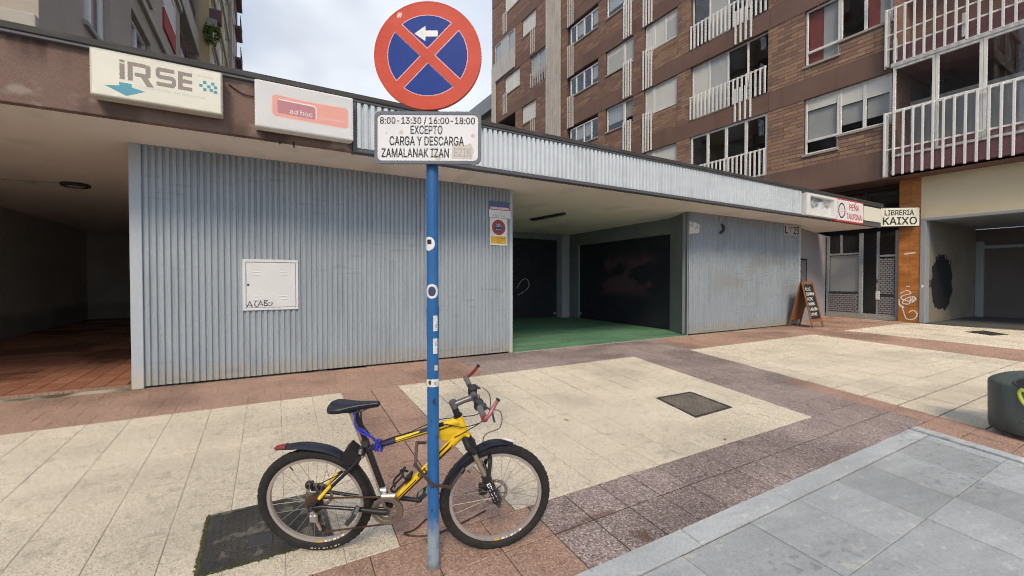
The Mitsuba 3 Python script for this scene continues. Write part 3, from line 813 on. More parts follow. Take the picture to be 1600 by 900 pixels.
strokes = [[(0.06, 0.06), (0.10, 0.15), (0.13, 0.055)], [(0.06, 0.085), (0.135, 0.088)], [(0.205, 0.15), (0.175, 0.155), (0.165, 0.09), (0.19, 0.055), (0.205, 0.075)], [(0.215, 0.065), (0.25, 0.155), (0.28, 0.075)], [(0.22, 0.098), (0.28, 0.10)], [(0.30, 0.07), (0.305, 0.165), (0.35, 0.16), (0.31, 0.118), (0.36, 0.098), (0.31, 0.07), (0.40, 0.075), (0.43, 0.115), (0.36, 0.12)]]
add('scrawl', f(shift(extr(unary_union([LineString(s).buffer(0.0055) for s in strokes]), 0.0008), z=0.0143)), 'print_black', d_)

f = SF(4.30, WY - 0.032, 2.36)
k = whole('notice_plate', SF(4.30, WY - 0.032, 0)(cham(0, 0.50, 3.125, 3.30, -0.001, 0.008, 0.002)), 'plate_blue', 'faded blue notice plate near the garage corner, above two other plates', 'notice plate')
add('faded_strip', SF(4.30, WY - 0.032, 0)(cham(0.02, 0.48, 3.13, 3.18, 0.008, 0.0095, 0.0005)), 'salmon_pale', k)
k = whole('notice_plate', SF(4.29, WY - 0.033, 0)(cham(0, 0.53, 2.955, 3.118, -0.001, 0.006, 0.002)), 'sign_white', 'narrow white notice plate between the blue plate and the no parking plate', 'notice plate')
add('lettering', SF(4.29, WY - 0.039, 0)(shift(faint(0.30, 0.045, 7, 0.001, 3), x=0.10, y=2.975)), 'print_ghost', k)
add('lettering', SF(4.29, WY - 0.039, 0)(shift(faint(0.10, 0.035, 3, 0.001, 4), x=0.24, y=3.045)), 'print_ghost', k)
k = whole('no_parking_plate', f(cham(0.015, 0.435, 0.0, 0.585, -0.001, 0.005, 0.002)), 'sign_cream', 'white and yellow no parking plate with a red disc near the garage corner', 'no parking plate')
add('yellow_field', f(shift(extr(sbox(0.035, 0.03, 0.415, 0.19), 0.0008), z=0.005)), 'vado_yellow', k)
add('red_disc', f(shift(extr(Point(0.225, 0.385).buffer(0.165), 0.0008), z=0.005)), 'vado_red', k)
add('dark_disc', f(shift(extr(Point(0.225, 0.385).buffer(0.10), 0.0014), z=0.005)), 'print_navy', k)
for yy, s, wd in ((0.44, 5, 0.10), (0.40, 8, 0.16), (0.325, 7, 0.14)):
    add('lettering', f(shift(faint(wd, 0.025, s, 0.0008, s), x=0.225 - wd / 2, y=yy, z=0.0066)), 'white_print', k)
for yy, s, wd in ((0.145, 9, 0.20), (0.10, 7, 0.15), (0.05, 5, 0.10)):
    add('lettering', f(shift(faint(wd, 0.025, s, 0.0008, s), x=0.18, y=yy, z=0.006)), 'vado_red', k)
k = whole('torn_poster', SF(10.82, WY - 0.032, 0)(shift(extr(Polygon([(0, 2.95), (0.45, 3.0), (0.47, 3.27), (0.36, 3.24), (0.30, 3.32), (0.18, 3.27), (0.02, 3.33)]), 0.004), z=0)), 'paper_white', 'torn white notice at the top corner of the far corrugated wall', 'notice')
add('dark_print', SF(10.82, WY - 0.0365, 0)(extr(unary_union([LineString([(0.05, 3.22), (0.16, 3.16), (0.13, 3.26)]).buffer(0.02), LineString([(0.25, 3.10), (0.32, 3.17), (0.38, 3.12), (0.36, 3.2)]).buffer(0.018)]), 0.001)), 'print_ghost', k)
whole('cable_bracket', SF(12.22, WY - 0.03, 0)(cat([tube(bez([(0.02, 3.06, 0.02), (0.11, 3.09, 0.04), (0.17, 3.17, 0.05), (0.16, 3.28, 0.03), (0.1, 3.32, 0.0)]), 0.038, 8)])), 'dark_metal', 'short curved black bracket on the far corrugated wall', 'bracket', smooth=50)
k = thing('number_plate', 'pale plate with lettering L and number 23 at the wall end', 'house number')
f = SF(15.86, WY - 0.032, 3.18)
mat('plate_worn', proc(lambda p, n, uv: mix((0.30, 0.31, 0.32), (0.50, 0.51, 0.52), fbm(p.x * 6, 0, p.z * 6, octaves=4))), 0.6)
add('plate', f(cham(0, 1.06, 0, 0.40, -0.001, 0.014, 0.003)), 'plate_worn', k)
add('lettering', f(shift(text('L', 0.20, 0.26, 0.002, True), x=0.06, y=0.07, z=0.014)), 'print_black', k)
add('lettering', f(shift(text('23', 0.36, 0.26, 0.002, True), x=0.62, y=0.07, z=0.014)), 'print_black', k)
add('lettering', f(shift(faint(0.22, 0.07, 5, 0.002, 2), x=0.34, y=0.24, z=0.014)), 'vado_red', k)
add('lettering', f(shift(faint(0.12, 0.07, 2, 0.002, 6), x=0.39, y=0.12, z=0.014)), 'vado_red', k)

# ------------------------------------------------------------------ brick apartment tower on the right
tow = thing('apartment_tower', 'brown brick apartment tower with white slatted balconies rising behind the canopy on the right', 'building')
TX = 20.9
tf = Frame((TX, 0, 0), (0, 1, 0), (-1, 0, 0), (0, 0, 1))
PITCHV = 3.87
TOP = lambda k: 9.55 + PITCHV * k
bricks = []


def brick_panel(u0, u1, v0, v1, dark=False):
    """returns the mortar body; the bricks stand 14 mm proud of it"""
    if u1 - u0 < 0.05 or v1 - v0 < 0.05:
        return []
    c0, c1 = math.ceil((v0 - 0.02) / 0.165), math.floor((v1 - 0.1) / 0.165)
    for c in range(math.floor(v0 / 0.165), math.ceil(v1 / 0.165)):
        a, b = max(v0, c * 0.165 + 0.011), min(v1, (c + 1) * 0.165 - 0.011)
        if b - a < 0.03:
            continue
        off = 0.28 * (c % 2)
        for i in range(math.floor((u0 - off) / 0.56), math.ceil((u1 - off) / 0.56)):
            l, r = max(u0, i * 0.56 + off + 0.008), min(u1, (i + 1) * 0.56 + off - 0.008)
            if r - l < 0.03:
                continue
            o = rng.uniform(-0.003, 0.003)
            m = tf((lambda t: (t[0], t[1][[k for k in range(12) if k not in (4, 5)]]))(box(l, r, -0.02, o, a, b)))
            s = brick_mats[rng.choice(3, p=(0.45, 0.1, 0.45) if dark else (0.35, 0.5, 0.15))]
            bricks.append((((l + r) / 2, (a + b) / 2), m, s))
    return [box(u0, u1, -0.40, -0.014, v0, v1)]


def bars(rects, n0, n1, b=0.006):
    return cat([cham(r[0], r[1], n0, n1, r[2], r[3], b) for r in rects])


def window(fr, parent, u0, u1, v0, v1, divs=(), cover='', n=-0.10, ft=0.075, roller=0.0, sill=True, frame_m='white_paint', hbar=None, rail_h=None, label=None):
    """outer frame and mullions in one part; panes, shutters, blinds and the sill are its pieces. divs: mullion positions along u from u1 (left) to u0."""
    r = [(u0, u1, v0, v0 + ft), (u0, u1, v1 - ft, v1), (u0, u0 + ft, v0 + ft + .001, v1 - ft - .001), (u1 - ft, u1, v0 + ft + .001, v1 - ft - .001)]
    edges = [u1] + [u1 - (u1 - u0) * d for d in divs] + [u0]
    for e in edges[1:-1]:
        r.append((e - ft * 0.7, e + ft * 0.7, v0 + ft + .002, v1 - ft - .002))
    key = add('window', fr(bars(r, n - 0.08, n)), frame_m, parent, label=label)
    for i in range(len(edges) - 1):
        a, b = edges[i + 1] + ft * 0.7 + .002, edges[i] - ft * 0.7 - .002
        c = cover[i] if i < len(cover) else 'g'
        top = v1 - ft - .002
        if roller:
            add('shutter', fr(box(a, b, n - 0.06, n - 0.03, v1 - ft - roller, v1 - ft - .003)), 'shutter_white', key)
            top = v1 - ft - roller - .003
        if c == 's':
            add('shutter', fr(box(a, b, n - 0.06, n - 0.03, v0 + ft + .003, top)), 'shutter_white', key)
            continue
        if c == 'G':
            add('shutter', fr(box(a, b, n - 0.06, n - 0.03, v0 + ft + .003, top)), 'shutter_grey', key)
            continue
        add('pane', fr(cat([(np.array([[a, n - .045, v0 + ft], [b, n - .045, v0 + ft], [b, n - .045, top], [a, n - .045, top]]), np.array([[0, 2, 1], [0, 3, 2]]))])), 'pane_glass', key)
        if c == 'b':
            add('blind', fr(box(a, b, n - 0.16, n - 0.13, v0 + ft + (top - v0 - ft) * 0.30, top)), 'blind_grey', key)
        if c == 'c':
            add('curtain', fr(box(a, b, n - 0.18, n - 0.14, v0 + ft, top)), 'curtain_white', key)
        if c == 'r':
            m_ = a + (b - a) * 0.52
            add('curtain', fr(box(m_, b, n - 0.18, n - 0.14, v0 + ft, top)), 'curtain_red', key)
            add('curtain', fr(box(a, m_ - .01, n - 0.18, n - 0.14, v0 + ft, top)), 'blind_grey', key)
    if hbar:
        add('transom', fr(cham(hbar[0], hbar[1], n - 0.07, n + 0.004, hbar[2] - 0.05, hbar[2] + 0.05, .005)), frame_m, key)
    if sill:
        add('sill', fr(cham(u0 - 0.06, u1 + 0.06, -0.12, 0.07, v0 - 0.10, v0 - 0.002, .01)), 'sill_stone', key)
    return key


def slat_rail(fr, parent, u0, u1, v0, v1, n, step, w, mname='white_paint', rails=(), label=None, d=0.05):
    cnt = int(round((u1 - u0) / step))
    rr = [(u0, u1, v1 - 0.07, v1)] + [(u0, u1, q - 0.028, q + 0.028) for q in rails]
    key = add('railing', fr(bars(rr, n - d - 0.045, n - d - 0.002)), mname, parent, label=label)
    for i in range(cnt + 1):
        c = u0 + w / 2 + (u1 - u0 - w) * i / cnt
        add('slat', fr(cham(c - w / 2, c + w / 2, n - d, n, v0, v1 - 0.0, .008)), mname, key)
    return key


def slat_bundle(fr, parent, u0, u1, v0, v1, count=4, w=0.085, mname='white_paint'):
    key = add('slat_screen', fr(bars([(u0, u1, v0 + 0.15, v0 + 0.21), (u0, u1, v1 - 0.21, v1 - 0.15)], -0.02, 0.03)), 'dark_metal', parent)
    for i in range(count):
        c = u0 + w / 2 + (u1 - u0 - w) * i / (count - 1)
        add('slat', fr(cham(c - w / 2, c + w / 2, 0.031, 0.09, v0, v1, .008)), mname, key)


def dark_rows(v0, v1):
    pass


walls = []
segs = [(7.0, 11.62), (11.63, 16.42), (16.43, 19.82), (19.83, 23.12), (23.13, 27.0)]
for k in range(-1, 7):
    t = TOP(k)
    top_cap = 0.92
    b0 = t if k >= 0 else 5.53
    for a, b in segs:
        if k > 3 and b < 16:
            continue
        add('concrete_band', tf(cham(a, b, -0.40, 0.02, b0, t + top_cap, .008)), 'band_render', tow)
    add('concrete_band', tf(cham(27.01, 39.4, -0.40, 0.015, b0, t + top_cap, .008)), 'band_render', tow)
    add('floor_slab', tf(box(-6, 39.3, -3.0, -0.41, t + 0.15, t + 0.55)), 'room_mid', tow)
# brick fields storey by storey: (bay u0, u1, openings bottom)
for k in range(0, 7):
    t = TOP(k); v0 = t - PITCHV + 0.921; v1 = t - 0.001
    if k <= 2:
        walls += brick_panel(7.0, 8.755, v0, t - 1.98)
        walls += brick_panel(8.765, 10.07, v0, t - 2.50)
        walls += brick_panel(10.08, 11.66, v0, v1)
        walls += brick_panel(15.92, 16.82, v0, v1)
    if k <= 4:
        walls += brick_panel(16.83, 18.57, v0, t - 1.72)
        walls += brick_panel(18.58, 19.26, v0, t - 2.08)
    walls += brick_panel(19.27, 20.18, v0, v1, True)
    walls += brick_panel(20.19, 21.03, v0, t - 1.74, True)
    walls += brick_panel(21.04, 22.72, v0, t - 1.74, True)
    walls += brick_panel(22.73, 23.50, v0, v1, True)
    walls += brick_panel(23.51, 26.78, v0, t - 1.76, True)
    walls += brick_panel(27.02, 27.75, v0, v1, True)
    if k % 2 == 1:
        walls += brick_panel(27.76, 29.97, v0, v1, True)
        walls += brick_panel(29.98, 32.25, v0, t - 2.75, True)
        walls += brick_panel(32.26, 34.04, v0, v1, True)
        walls += brick_panel(34.05, 36.85, v0, t - 1.72, True)
        walls += brick_panel(36.86, 39.38, v0, v1, True)
    else:
        walls += brick_panel(27.76, 31.42, v0, v1, True)
        walls += brick_panel(31.43, 33.64, v0, t - 1.6, True)
        walls += brick_panel(33.65, 34.85, v0, v1, True)
        if k > 2:
            walls += brick_panel(34.86, 38.7, v0, t - 2.9, True)
        walls += brick_panel(38.71, 39.38, v0, v1, True)
bw = add('brick_wall', tf(cat(walls)), 'mortar', tow, kind='stuff')
vis = sorted([(math.hypot(u, TX) + (0 if v < 13.4 and (v > 6.0 + 0.10 * (u - 8)) else 100), i) for i, ((u, v), m, s) in enumerate(bricks)])
nearb = {i for _, i in vis[:295]}
rest = {}
for i, (p, m, s) in enumerate(bricks):
    if i in nearb:
        add('brick', m, s, bw)
    else:
        rest.setdefault(s, []).append(m)
for s, ms in rest.items():
    add('brickwork', cat(ms), s, tow, kind='stuff')
add('interior_wall', tf(box(-6, 39.3, -3.1, -3.0, 5.55, 38)), 'room_dark', tow)
add('end_wall', tf(box(39.39, 39.42, -6, 0.0, 5.0, 38)), 'band_render', tow)
for u in (7.0, 11.64, 16.4, 19.8, 23.2, 27.0, 29.9, 34.0, 38.9):
    add('partition', tf(box(u - .05, u + .05, -2.99, -0.42, 5.6, 37)), 'room_mid', tow)
add('underside', tf(box(-6, 39.4, -3.0, 0.012, 5.50, 5.527)), 'band_render', tow)
# bay with stepped windows, next to the big balconies
for k in range(0, 3):
    t = TOP(k)
    cov = {0: ('b', 'bb'), 1: ('r', 'gr'), 2: ('s', 's')}[k]
    window(tf, tow, 8.77, 10.06, t - 2.42, t - 0.004, (), cov[0], roller=0.42 if k == 0 else 0.0, hbar=(8.84, 9.99, t - 1.83), sill=True, label='tall stepped window with a lower pane')
    window(tf, tow, 7.02, 8.76, t - 1.90, t - 0.004, (0.5,), cov[1], roller=0.62 if k == 0 else 0.0, sill=True)
# wide loggias with slatted rails
for k in range(0, 3):
    t = TOP(k)
    cov = {0: 'gggg', 1: 'sGgg', 2: 'gGgg'}[k]
    window(tf, tow, 11.68, 15.9, t - 2.94, t - 0.004, (0.25, 0.5, 0.75), cov, n=-0.16 if k else -0.05, ft=0.10 if k == 0 else 0.06, sill=False)
    slat_rail(tf, tow, 11.72, 15.9, t - 2.94, t - 1.66, 0.09, 0.235, 0.09)
    if k > 0:
        slat_bundle(tf, tow, 12.42, 13.3, t - 3.85, t - 2.2, 4, 0.09)
for k in range(0, 5):
    t = TOP(k)
    cov = {0: 's', 1: 's', 2: 'sG', 3: 'g', 4: 's'}[k]
    window(tf, tow, 16.86, 18.58, t - 1.62, t - 0.004, (0.5,) if k == 2 else (), cov if k != 1 else 's', roller=0.35 if k == 2 else 0, sill=False)
    window(tf, tow, 18.6, 19.24, t - 1.98, t - 0.004, (), 's' if k != 3 else 'g', roller=0.0, sill=False)
    slat_bundle(tf, tow, 18.6, 19.34, t - 3.86, t - 1.45, 4, 0.10)
for k in range(0, 6):
    t = TOP(k)
    window(tf, tow, 21.06, 22.68, t - 1.62, t - 0.03, (), ('s', 'b', 'G', 'b', 's', 'g')[k], roller=0.3 if k == 2 else 0, sill=True, label=None)
    window(tf, tow, 20.22, 21.02, t - 1.62, t - 0.03, (), 'gbGgsg'[k], sill=False)
    slat_bundle(tf, tow, 20.3, 21.02, t - 3.80, t - 1.45, 4, 0.10)
    window(tf, tow, 23.54, 26.74, t - 1.64, t - 0.2, (0.22, 0.5, 0.76), ('gcbs', 'gbbg', 'gggb', 'gbgb', 'gbbb', 'ssss')[k], sill=True)
    slat_bundle(tf, tow, 26.2, 26.95, t - 3.98, t - 1.55, 4, 0.10, 'old_white')
    if k % 2 == 0:
        window(tf, tow, 31.45, 33.62, t - 1.58, t - 0.02, (), 's', sill=True)
        slat_bundle(tf, tow, 31.5, 32.2, t - 3.7, t - 1.6, 3, 0.12, 'old_white')
    else:
        window(tf, tow, 30.0, 32.23, t - 2.72, t - 0.02, (0.5,), 'bb', sill=False, frame_m='old_white')
        slat_rail(tf, tow, 30.0, 32.23, t - 2.72, t - 1.5, 0.06, 0.36, 0.10, 'old_white')
        window(tf, tow, 34.08, 36.82, t - 1.68, t - 0.02, (0.6,), 'ss', sill=True)
        slat_bundle(tf, tow, 36.3, 37.1, t - 3.5, t - 1.5, 3, 0.14, 'old_white')
t = TOP(4)
window(tf, tow, 34.88, 38.68, t - 2.88, t - 0.02, (0.34, 0.67), 'bGb', sill=False, frame_m='old_white', n=0.06)
add('balcony_panel', tf(cham(34.88, 38.9, 0.0, 0.14, t - 3.6, t - 1.75, .01)), 'old_white', tow)
add('edge_panel', tf(cham(38.55, 39.3, 0.025, 0.16, 11.0, TOP(4) - 2.0, .01)), 'old_white', tow)
# long ribbed screen over the full height
key = add('slat_screen', tf(bars([(27.8, 29.72, q, q + 0.08) for q in np.arange(6.2, 36, 1.93)], -0.02, 0.05)), 'dark_metal', tow, label='tall weathered white slat screen over the full height')
for i in range(8):
    c = 27.86 + i * 0.255
    add('slat', tf(cham(c - 0.075, c + 0.075, 0.052, 0.17, 5.6, 36.5, .01)), 'old_white', key)
# big projecting balconies at the right end
bf_ = tf
add('balcony_floor', bf_(cham(-6, 6.98, -3.0, 0.10, 5.62, 5.80, .01)), 'maroon_paint', tow)
add('balcony_parapet', bf_(box(-6, 6.9, 0.06, 0.10, 5.80, 6.55)), 'maroon_paint', tow)
for k in (0, 1):
    t = TOP(k)
    lo = t - 4.02 if k == 0 else t - 3.75
    slat_rail(bf_, tow, -2.2, 7.12, lo, t - 1.62, 0.34, 0.272, 0.07, rails=(lo + 1.0, ) if k == 0 else (lo + 0.62, lo + 1.15))
    for j, q in enumerate((7.10, 6.98)):
        add('corner_slat', bf_(cham(q + 0.045, q + 0.11, 0.02 + 0.1 * j, 0.10 + 0.1 * j, lo, t - 1.62, .008)), 'white_paint', tow)
edges = [6.92, 5.72, 4.55, 3.42, 2.3, 1.2, 0.1, -1.0]
t = TOP(0)
for i in range(7):
    window(bf_, tow, edges[i + 1] + 0.005, edges[i] - 0.005, t - 3.30, t + 0.06, (), 'gggggg'[i:i + 1], n=0.16, ft=0.085, sill=False, hbar=(edges[i + 1] + .09, edges[i] - .09, t - 1.60))
add('back_wall', bf_(box(-2, 6.9, -1.5, -1.45, 5.85, t - 0.9)), 'blind_grey', tow)
add('balcony_floor', bf_(cham(-6, 6.98, -3.0, 0.12, t + 0.10, t + 0.30, .01)), 'maroon_paint', tow)
add('balcony_beam', bf_(cham(-6, 6.98, 0.0, 0.19, t + 0.07, t + 0.22, .01)), 'white_paint', tow)
add('balcony_parapet', bf_(box(-6, 6.9, 0.06, 0.10, t + 0.31, t + 0.80)), 'maroon_paint', tow)
add('loggia_wall', bf_(box(-6, 6.98, -1.6, -1.5, t + 0.31, t + 4.5)), 'brick_c', tow)
add('loggia_door', bf_(cham(4.35, 5.9, -1.5, -1.44, t + 0.33, t + 2.6, .01)), 'band_render', tow)
add('loggia_door', bf_(cham(3.5, 4.1, -1.5, -1.44, t + 0.33, t + 2.6, .01)), 'shutter_white', tow)
add('side_wall', bf_(box(6.94, 6.99, -1.6, -0.01, 5.8, t + 4.5)), 'brick_c', tow)
for a in (6.85, 5.0, 3.1):
    add('loggia_post', bf_(cham(a - .06, a + .06, 0.12, 0.22, t + 0.31, t + 1.1, .008)), 'white_paint', tow)
k = thing('towel', 'crumpled blue cloth tied to the upper balcony slats', 'cloth')
tow_m = trimesh.creation.icosphere(subdivisions=3, radius=0.2)
v = np.asarray(tow_m.vertices).copy()
v *= np.array([0.55, 0.8, 1.6]); v += (meshkit.noise(v * 9 + 3, 2)[:, None] - 0.5) * 0.30 * np.asarray(tow_m.vertices) / 0.2
scene[k] = mikit.ply((v + np.array([TX - 0.42, 7.05, 12.95]), np.asarray(tow_m.faces)), 'm_towel_blue', smooth=25)

# ground floor of the tower
gx = 21.6
gf_ = Frame((gx, 0, 0), (0, 1, 0), (-1, 0, 0), (0, 0, 1))
add('pier', gf_(box(6.30, 6.95, -0.6, -0.012, 0, 5.5)), 'orange_joint', tow)
pier = tow + '__pier'
for j in range(18):
    for i in range(2):
        a = 6.302 + i * 0.323 + (0.0 if j % 2 else 0.0)
        add('tile', gf_(cham(a, a + 0.318, -0.012, rng.uniform(-.002, .003), 0.003 + j * 0.305, 0.300 + j * 0.305, .004)), 'orange_tile', pier)
gw = Frame((gx - 0.005, 0, 0), (0, -1, 0), (0, 0, 1), (-1, 0, 0))
scr = [[(-6.86, 1.10), (-6.66, 1.22), (-6.55, 1.10), (-6.78, 1.02), (-6.84, 0.90), (-6.58, 0.80), (-6.50, 0.98), (-6.72, 0.88), (-6.80, 0.72), (-6.60, 0.70), (-6.56, 0.92)],
       [(-6.47, 1.0), (-6.40, 0.88), (-6.52, 0.76), (-6.44, 0.92)], [(-6.90, 0.85), (-6.88, 0.62), (-6.75, 0.55), (-6.86, 0.66)],
       [(-6.80, 0.55), (-6.70, 0.18), (-6.58, 0.10), (-6.42, 0.16), (-6.36, 0.34), (-6.48, 0.45), (-6.60, 0.38)]]
add('graffiti', gw(extr(unary_union([LineString(bez([(a, b, 0) for a, b in s], 30)[:, :2]).buffer(0.016) for s in scr]), 0.002)), 'white_print', pier)
add('scratch', gw(extr(LineString([(-6.75, 2.62), (-6.45, 2.66)]).buffer(0.025), 0.002)), 'white_print', pier)
add('scratch', gw(extr(LineString([(-6.68, 1.36), (-6.60, 1.38)]).buffer(0.016), 0.002)), 'white_print', pier)
# portal with grey frame, cream wall over it and the dark passage behind
add('portal_frame', gf_(cat([cham(6.14, 6.297, -0.4, 0.03, 0, 3.83, .008)])), 'frame_grey', tow)
add('portal_frame', gf_(cham(-6, 6.297, -0.4, 0.03, 3.832, 3.93, .008)), 'frame_grey', tow)
add('upper_wall', gf_(box(-6, 6.298, -0.4, 0.0, 3.933, 5.49)), 'cream_wall', tow)
mat('entry_wall', proc(lambda p, n, uv: mix((0.15, 0.135, 0.11), (0.24, 0.215, 0.175), fbm(p.x * 1.2, p.y, p.z * 1.2, octaves=4))), 0.8, spec=0.2)
mat('entry_dark', (0.075, 0.075, 0.075), 0.7)
add('entry_side_wall', box(gx + 0.4, 27.4, 6.14, 6.34, 0, 3.85), 'entry_wall', tow)
add('entry_back_wall', box(27.6, 27.8, -6, 6.4, 0, 3.85), 'room_mid', tow)
add('entry_ceiling', box(gx + 0.41, 27.6, -6, 6.34, 3.86, 3.95), 'recess_grey', tow)
add('entry_door_post', cham(27.38, 27.6, 5.9, 6.13, 0, 3.3, .01), 'frame_grey', tow)
add('entry_door_beam', cham(27.38, 27.6, -6, 5.89, 2.98, 3.12, .01), 'frame_grey', tow)
add('entry_floor', box(gx - 0.25, 27.6, -6, 6.14, -0.05, 0.012), 'entry_dark', tow)
bl_ = []
for i in range(140):
    t_ = i / 140 * 2 * math.pi
    rag = 0.10 * (meshkit.noise(np.array([math.cos(t_) * 5, math.sin(t_) * 5, 1.0])) - 0.5) + 0.09 * (meshkit.noise(np.array([math.cos(t_) * 16, math.sin(t_) * 4, 7.0])) - 0.5) * (1.6 if math.sin(t_) > 0.5 else 0.6)
    rr2 = 1 + 1.6 * rag
    bl_.append((23.35 + 1.12 * rr2 * math.copysign(abs(math.cos(t_)) ** 0.75, math.cos(t_)), 1.50 + 1.05 * rr2 * math.copysign(abs(math.sin(t_)) ** 0.85, math.sin(t_))))
bp = Polygon(bl_).buffer(0)
for i in range(9):
    u_ = 22.4 + i * 0.23
    bp = bp.union(sbox(u_, 0.9, u_ + rng.uniform(.03, .09), 2.3 + rng.uniform(0.0, 0.35)))
bp = bp.intersection(sbox(22.0, 0.3, 24.6, 2.75))
add('black_paint', Frame((0, 6.138, 0), (1, 0, 0), (0, 0, 1), (0, -1, 0))(extr(bp, 0.003)), 'print_black', tow + '__entry_side_wall')
add('intercom', cham(21.98, 22.06, 6.10, 6.14, 1.35, 1.62, .01), 'dark_metal', tow + '__entry_side_wall')
whole('switch_plate', cham(gx - 0.045, gx - 0.031, 6.18, 6.25, 1.33, 1.43, .004), 'sign_white', 'small white plate on the grey portal frame', 'plate')
# shop front between the low building and the orange pier
s0, s1 = np.array([22.05, 9.62]), np.array([21.72, 6.98])
sd = (s1 - s0) / np.linalg.norm(s1 - s0); SLn = np.linalg.norm(s1 - s0)
sfm = Frame((s0[0], s0[1], 0), (sd[0], sd[1], 0), (sd[1], -sd[0], 0), (0, 0, 1))
front = add('shopfront', sfm(bars([(0.0, 0.10, 0.16, 3.58), (1.28, 1.42, 0.16, 3.58), (1.92, 2.0, 0.16, 3.58), (2.55, SLn, 0.16, 3.58), (0.101, 1.279, 0.16, 0.24), (1.421, 1.919, 0.16, 0.22), (2.001, 2.549, 0.16, 0.24), (0.101, 1.279, 2.70, 2.78), (2.001, 2.549, 2.55, 2.63), (0.55, 0.62, 2.781, 3.58)], -0.08, 0.0)), 'frame_grey', tow)
add('plinth', sfm(cham(0, SLn, -0.2, 0.04, 0, 0.158, .01)), 'sill_stone', front)
for a, b, c, d in ((0.101, 1.279, 0.25, 2.69), (1.421, 1.919, 0.23, 3.57), (2.001, 2.549, 0.25, 2.54), (0.101, 0.549, 2.785, 3.57), (0.621, 1.279, 2.785, 3.57), (2.001, 2.549, 2.64, 3.57)):
    add('pane', sfm((np.array([[a, -.04, c], [b, -.04, c], [b, -.04, d], [a, -.04, d]]), np.array([[0, 1, 2], [0, 2, 3]]))), 'pane_glass', front)
add('screen', sfm(box(0.11, 1.27, -0.14, -0.10, 1.12, 2.68)), 'shutter_grey', front)
mat('mesh_shutter', (0.34, 0.33, 0.345), 0.5, metallic=0.3)
for (a, b, c, d, mm) in ((0.11, 1.27, 0.26, 1.10, 'mesh_shutter'), (2.01, 2.54, 0.26, 1.02, 'mesh_shutter'), (2.01, 2.54, 1.04, 2.5, 'shutter_grey'), (1.30, 1.41, 0.3, 3.5, 'shutter_grey')):
    ms = []
    hgt, wd = 0.085, 0.15
    for j in range(int((d - c) / hgt)):
        for i in range(-1, int((b - a) / wd) + 1):
            l, r_ = max(a, a + (i + 0.5 * (j % 2)) * wd + 0.012), min(b, a + (i + 1 + 0.5 * (j % 2)) * wd - 0.012)
            if r_ - l > 0.03:
                ms.append(box(l, r_, 0.004, 0.012, c + j * hgt + 0.012, c + (j + 1) * hgt - 0.012))
    add('shutter_lattice', sfm(cat(ms)), mm if c < 1.0 or a < 1.5 else 'violet_grey', front, kind='stuff')
add('lattice_back', sfm(box(0.105, 1.275, -0.02, 0.003, 0.25, 1.11)), 'dark_metal', front)
add('lattice_back', sfm(box(2.005, 2.545, -0.02, 0.003, 0.25, 1.02)), 'dark_metal', front)
add('door_handle', sfm(cham(1.95, 1.98, 0.0, 0.05, 1.5, 1.65, .006)), 'dark_metal', front)
add('letter_box', sfm(cham(1.93, 2.06, 0.01, 0.05, 0.82, 1.16, .008)), 'sign_white', front)
add('shop_interior', cat([box(23.4, 23.5, 6.9, 10.2, 0, 5.5), box(22.2, 23.4, 9.9, 10.0, 0, 3.6), box(22.2, 23.4, 6.96, 7.0, 0, 5.5)]), 'room_dark', tow)
add('shop_side_wall', tm(trimesh.creation.extrude_polygon(Polygon([(17.03, 8.5), (17.03, 8.7), (22.06, 9.9), (22.06, 9.66)]), WT - 0.004, engine='earcut')), 'violet_grey', tow)
mat('poster_grey', proc(lambda p, n, uv: mix((0.085, 0.085, 0.09), (0.17, 0.17, 0.18), fbm(p.x * 3, p.y * 3, p.z * 3, octaves=4))), 0.8)
k = whole('street_poster', Frame((17.35, 8.565, 0), (0.9728, 0.2315, 0), (0, 0, 1), (0.2315, -0.9728, 0))(cham(0, 1.5, 0.55, 2.45, 0.0, 0.02, .004)), 'poster_grey', 'grey poster board with black drips on the wall behind the sandwich board', 'poster')
pfm = Frame((17.35, 8.565, 0), (0.9728, 0.2315, 0), (0, 0, 1), (0.2315, -0.9728, 0))
add('black_border', pfm(cat([cham(0, 1.5, 2.38, 2.45, 0.021, 0.026, .001), cham(1.38, 1.5, 0.55, 2.37, 0.021, 0.026, .001)])), 'print_black', k)
add('black_print', pfm(extr(unary_union([LineString(bez([(0.35, 2.2, 0), (0.6, 1.9, 0), (0.3, 1.7, 0), (0.65, 1.55, 0)], 30)[:, :2]).buffer(0.09), LineString([(0.5, 1.4), (0.75, 1.2), (0.5, 1.0), (0.8, 1.05)]).buffer(0.07)]), 0.024)), 'print_black', k)
# mezzanine glazing over the canopy
mz = Frame((22.3, 0, 0), (0, 1, 0), (-1, 0, 0), (0, 0, 1))
window(mz, tow, 6.96, 13.5, 3.95, 5.48, (0.2, 0.4, 0.6, 0.8), 'ggggg', n=0.0, ft=0.06, sill=False, frame_m='dark_metal')
add('mezzanine_back', box(23.5, 23.6, 6.9, 14, 3.7, 5.5), 'room_dark', tow)
add('lower_wall', box(21.6, 22.0, 10.0, 39.3, 0, 5.5), 'band_render', tow)

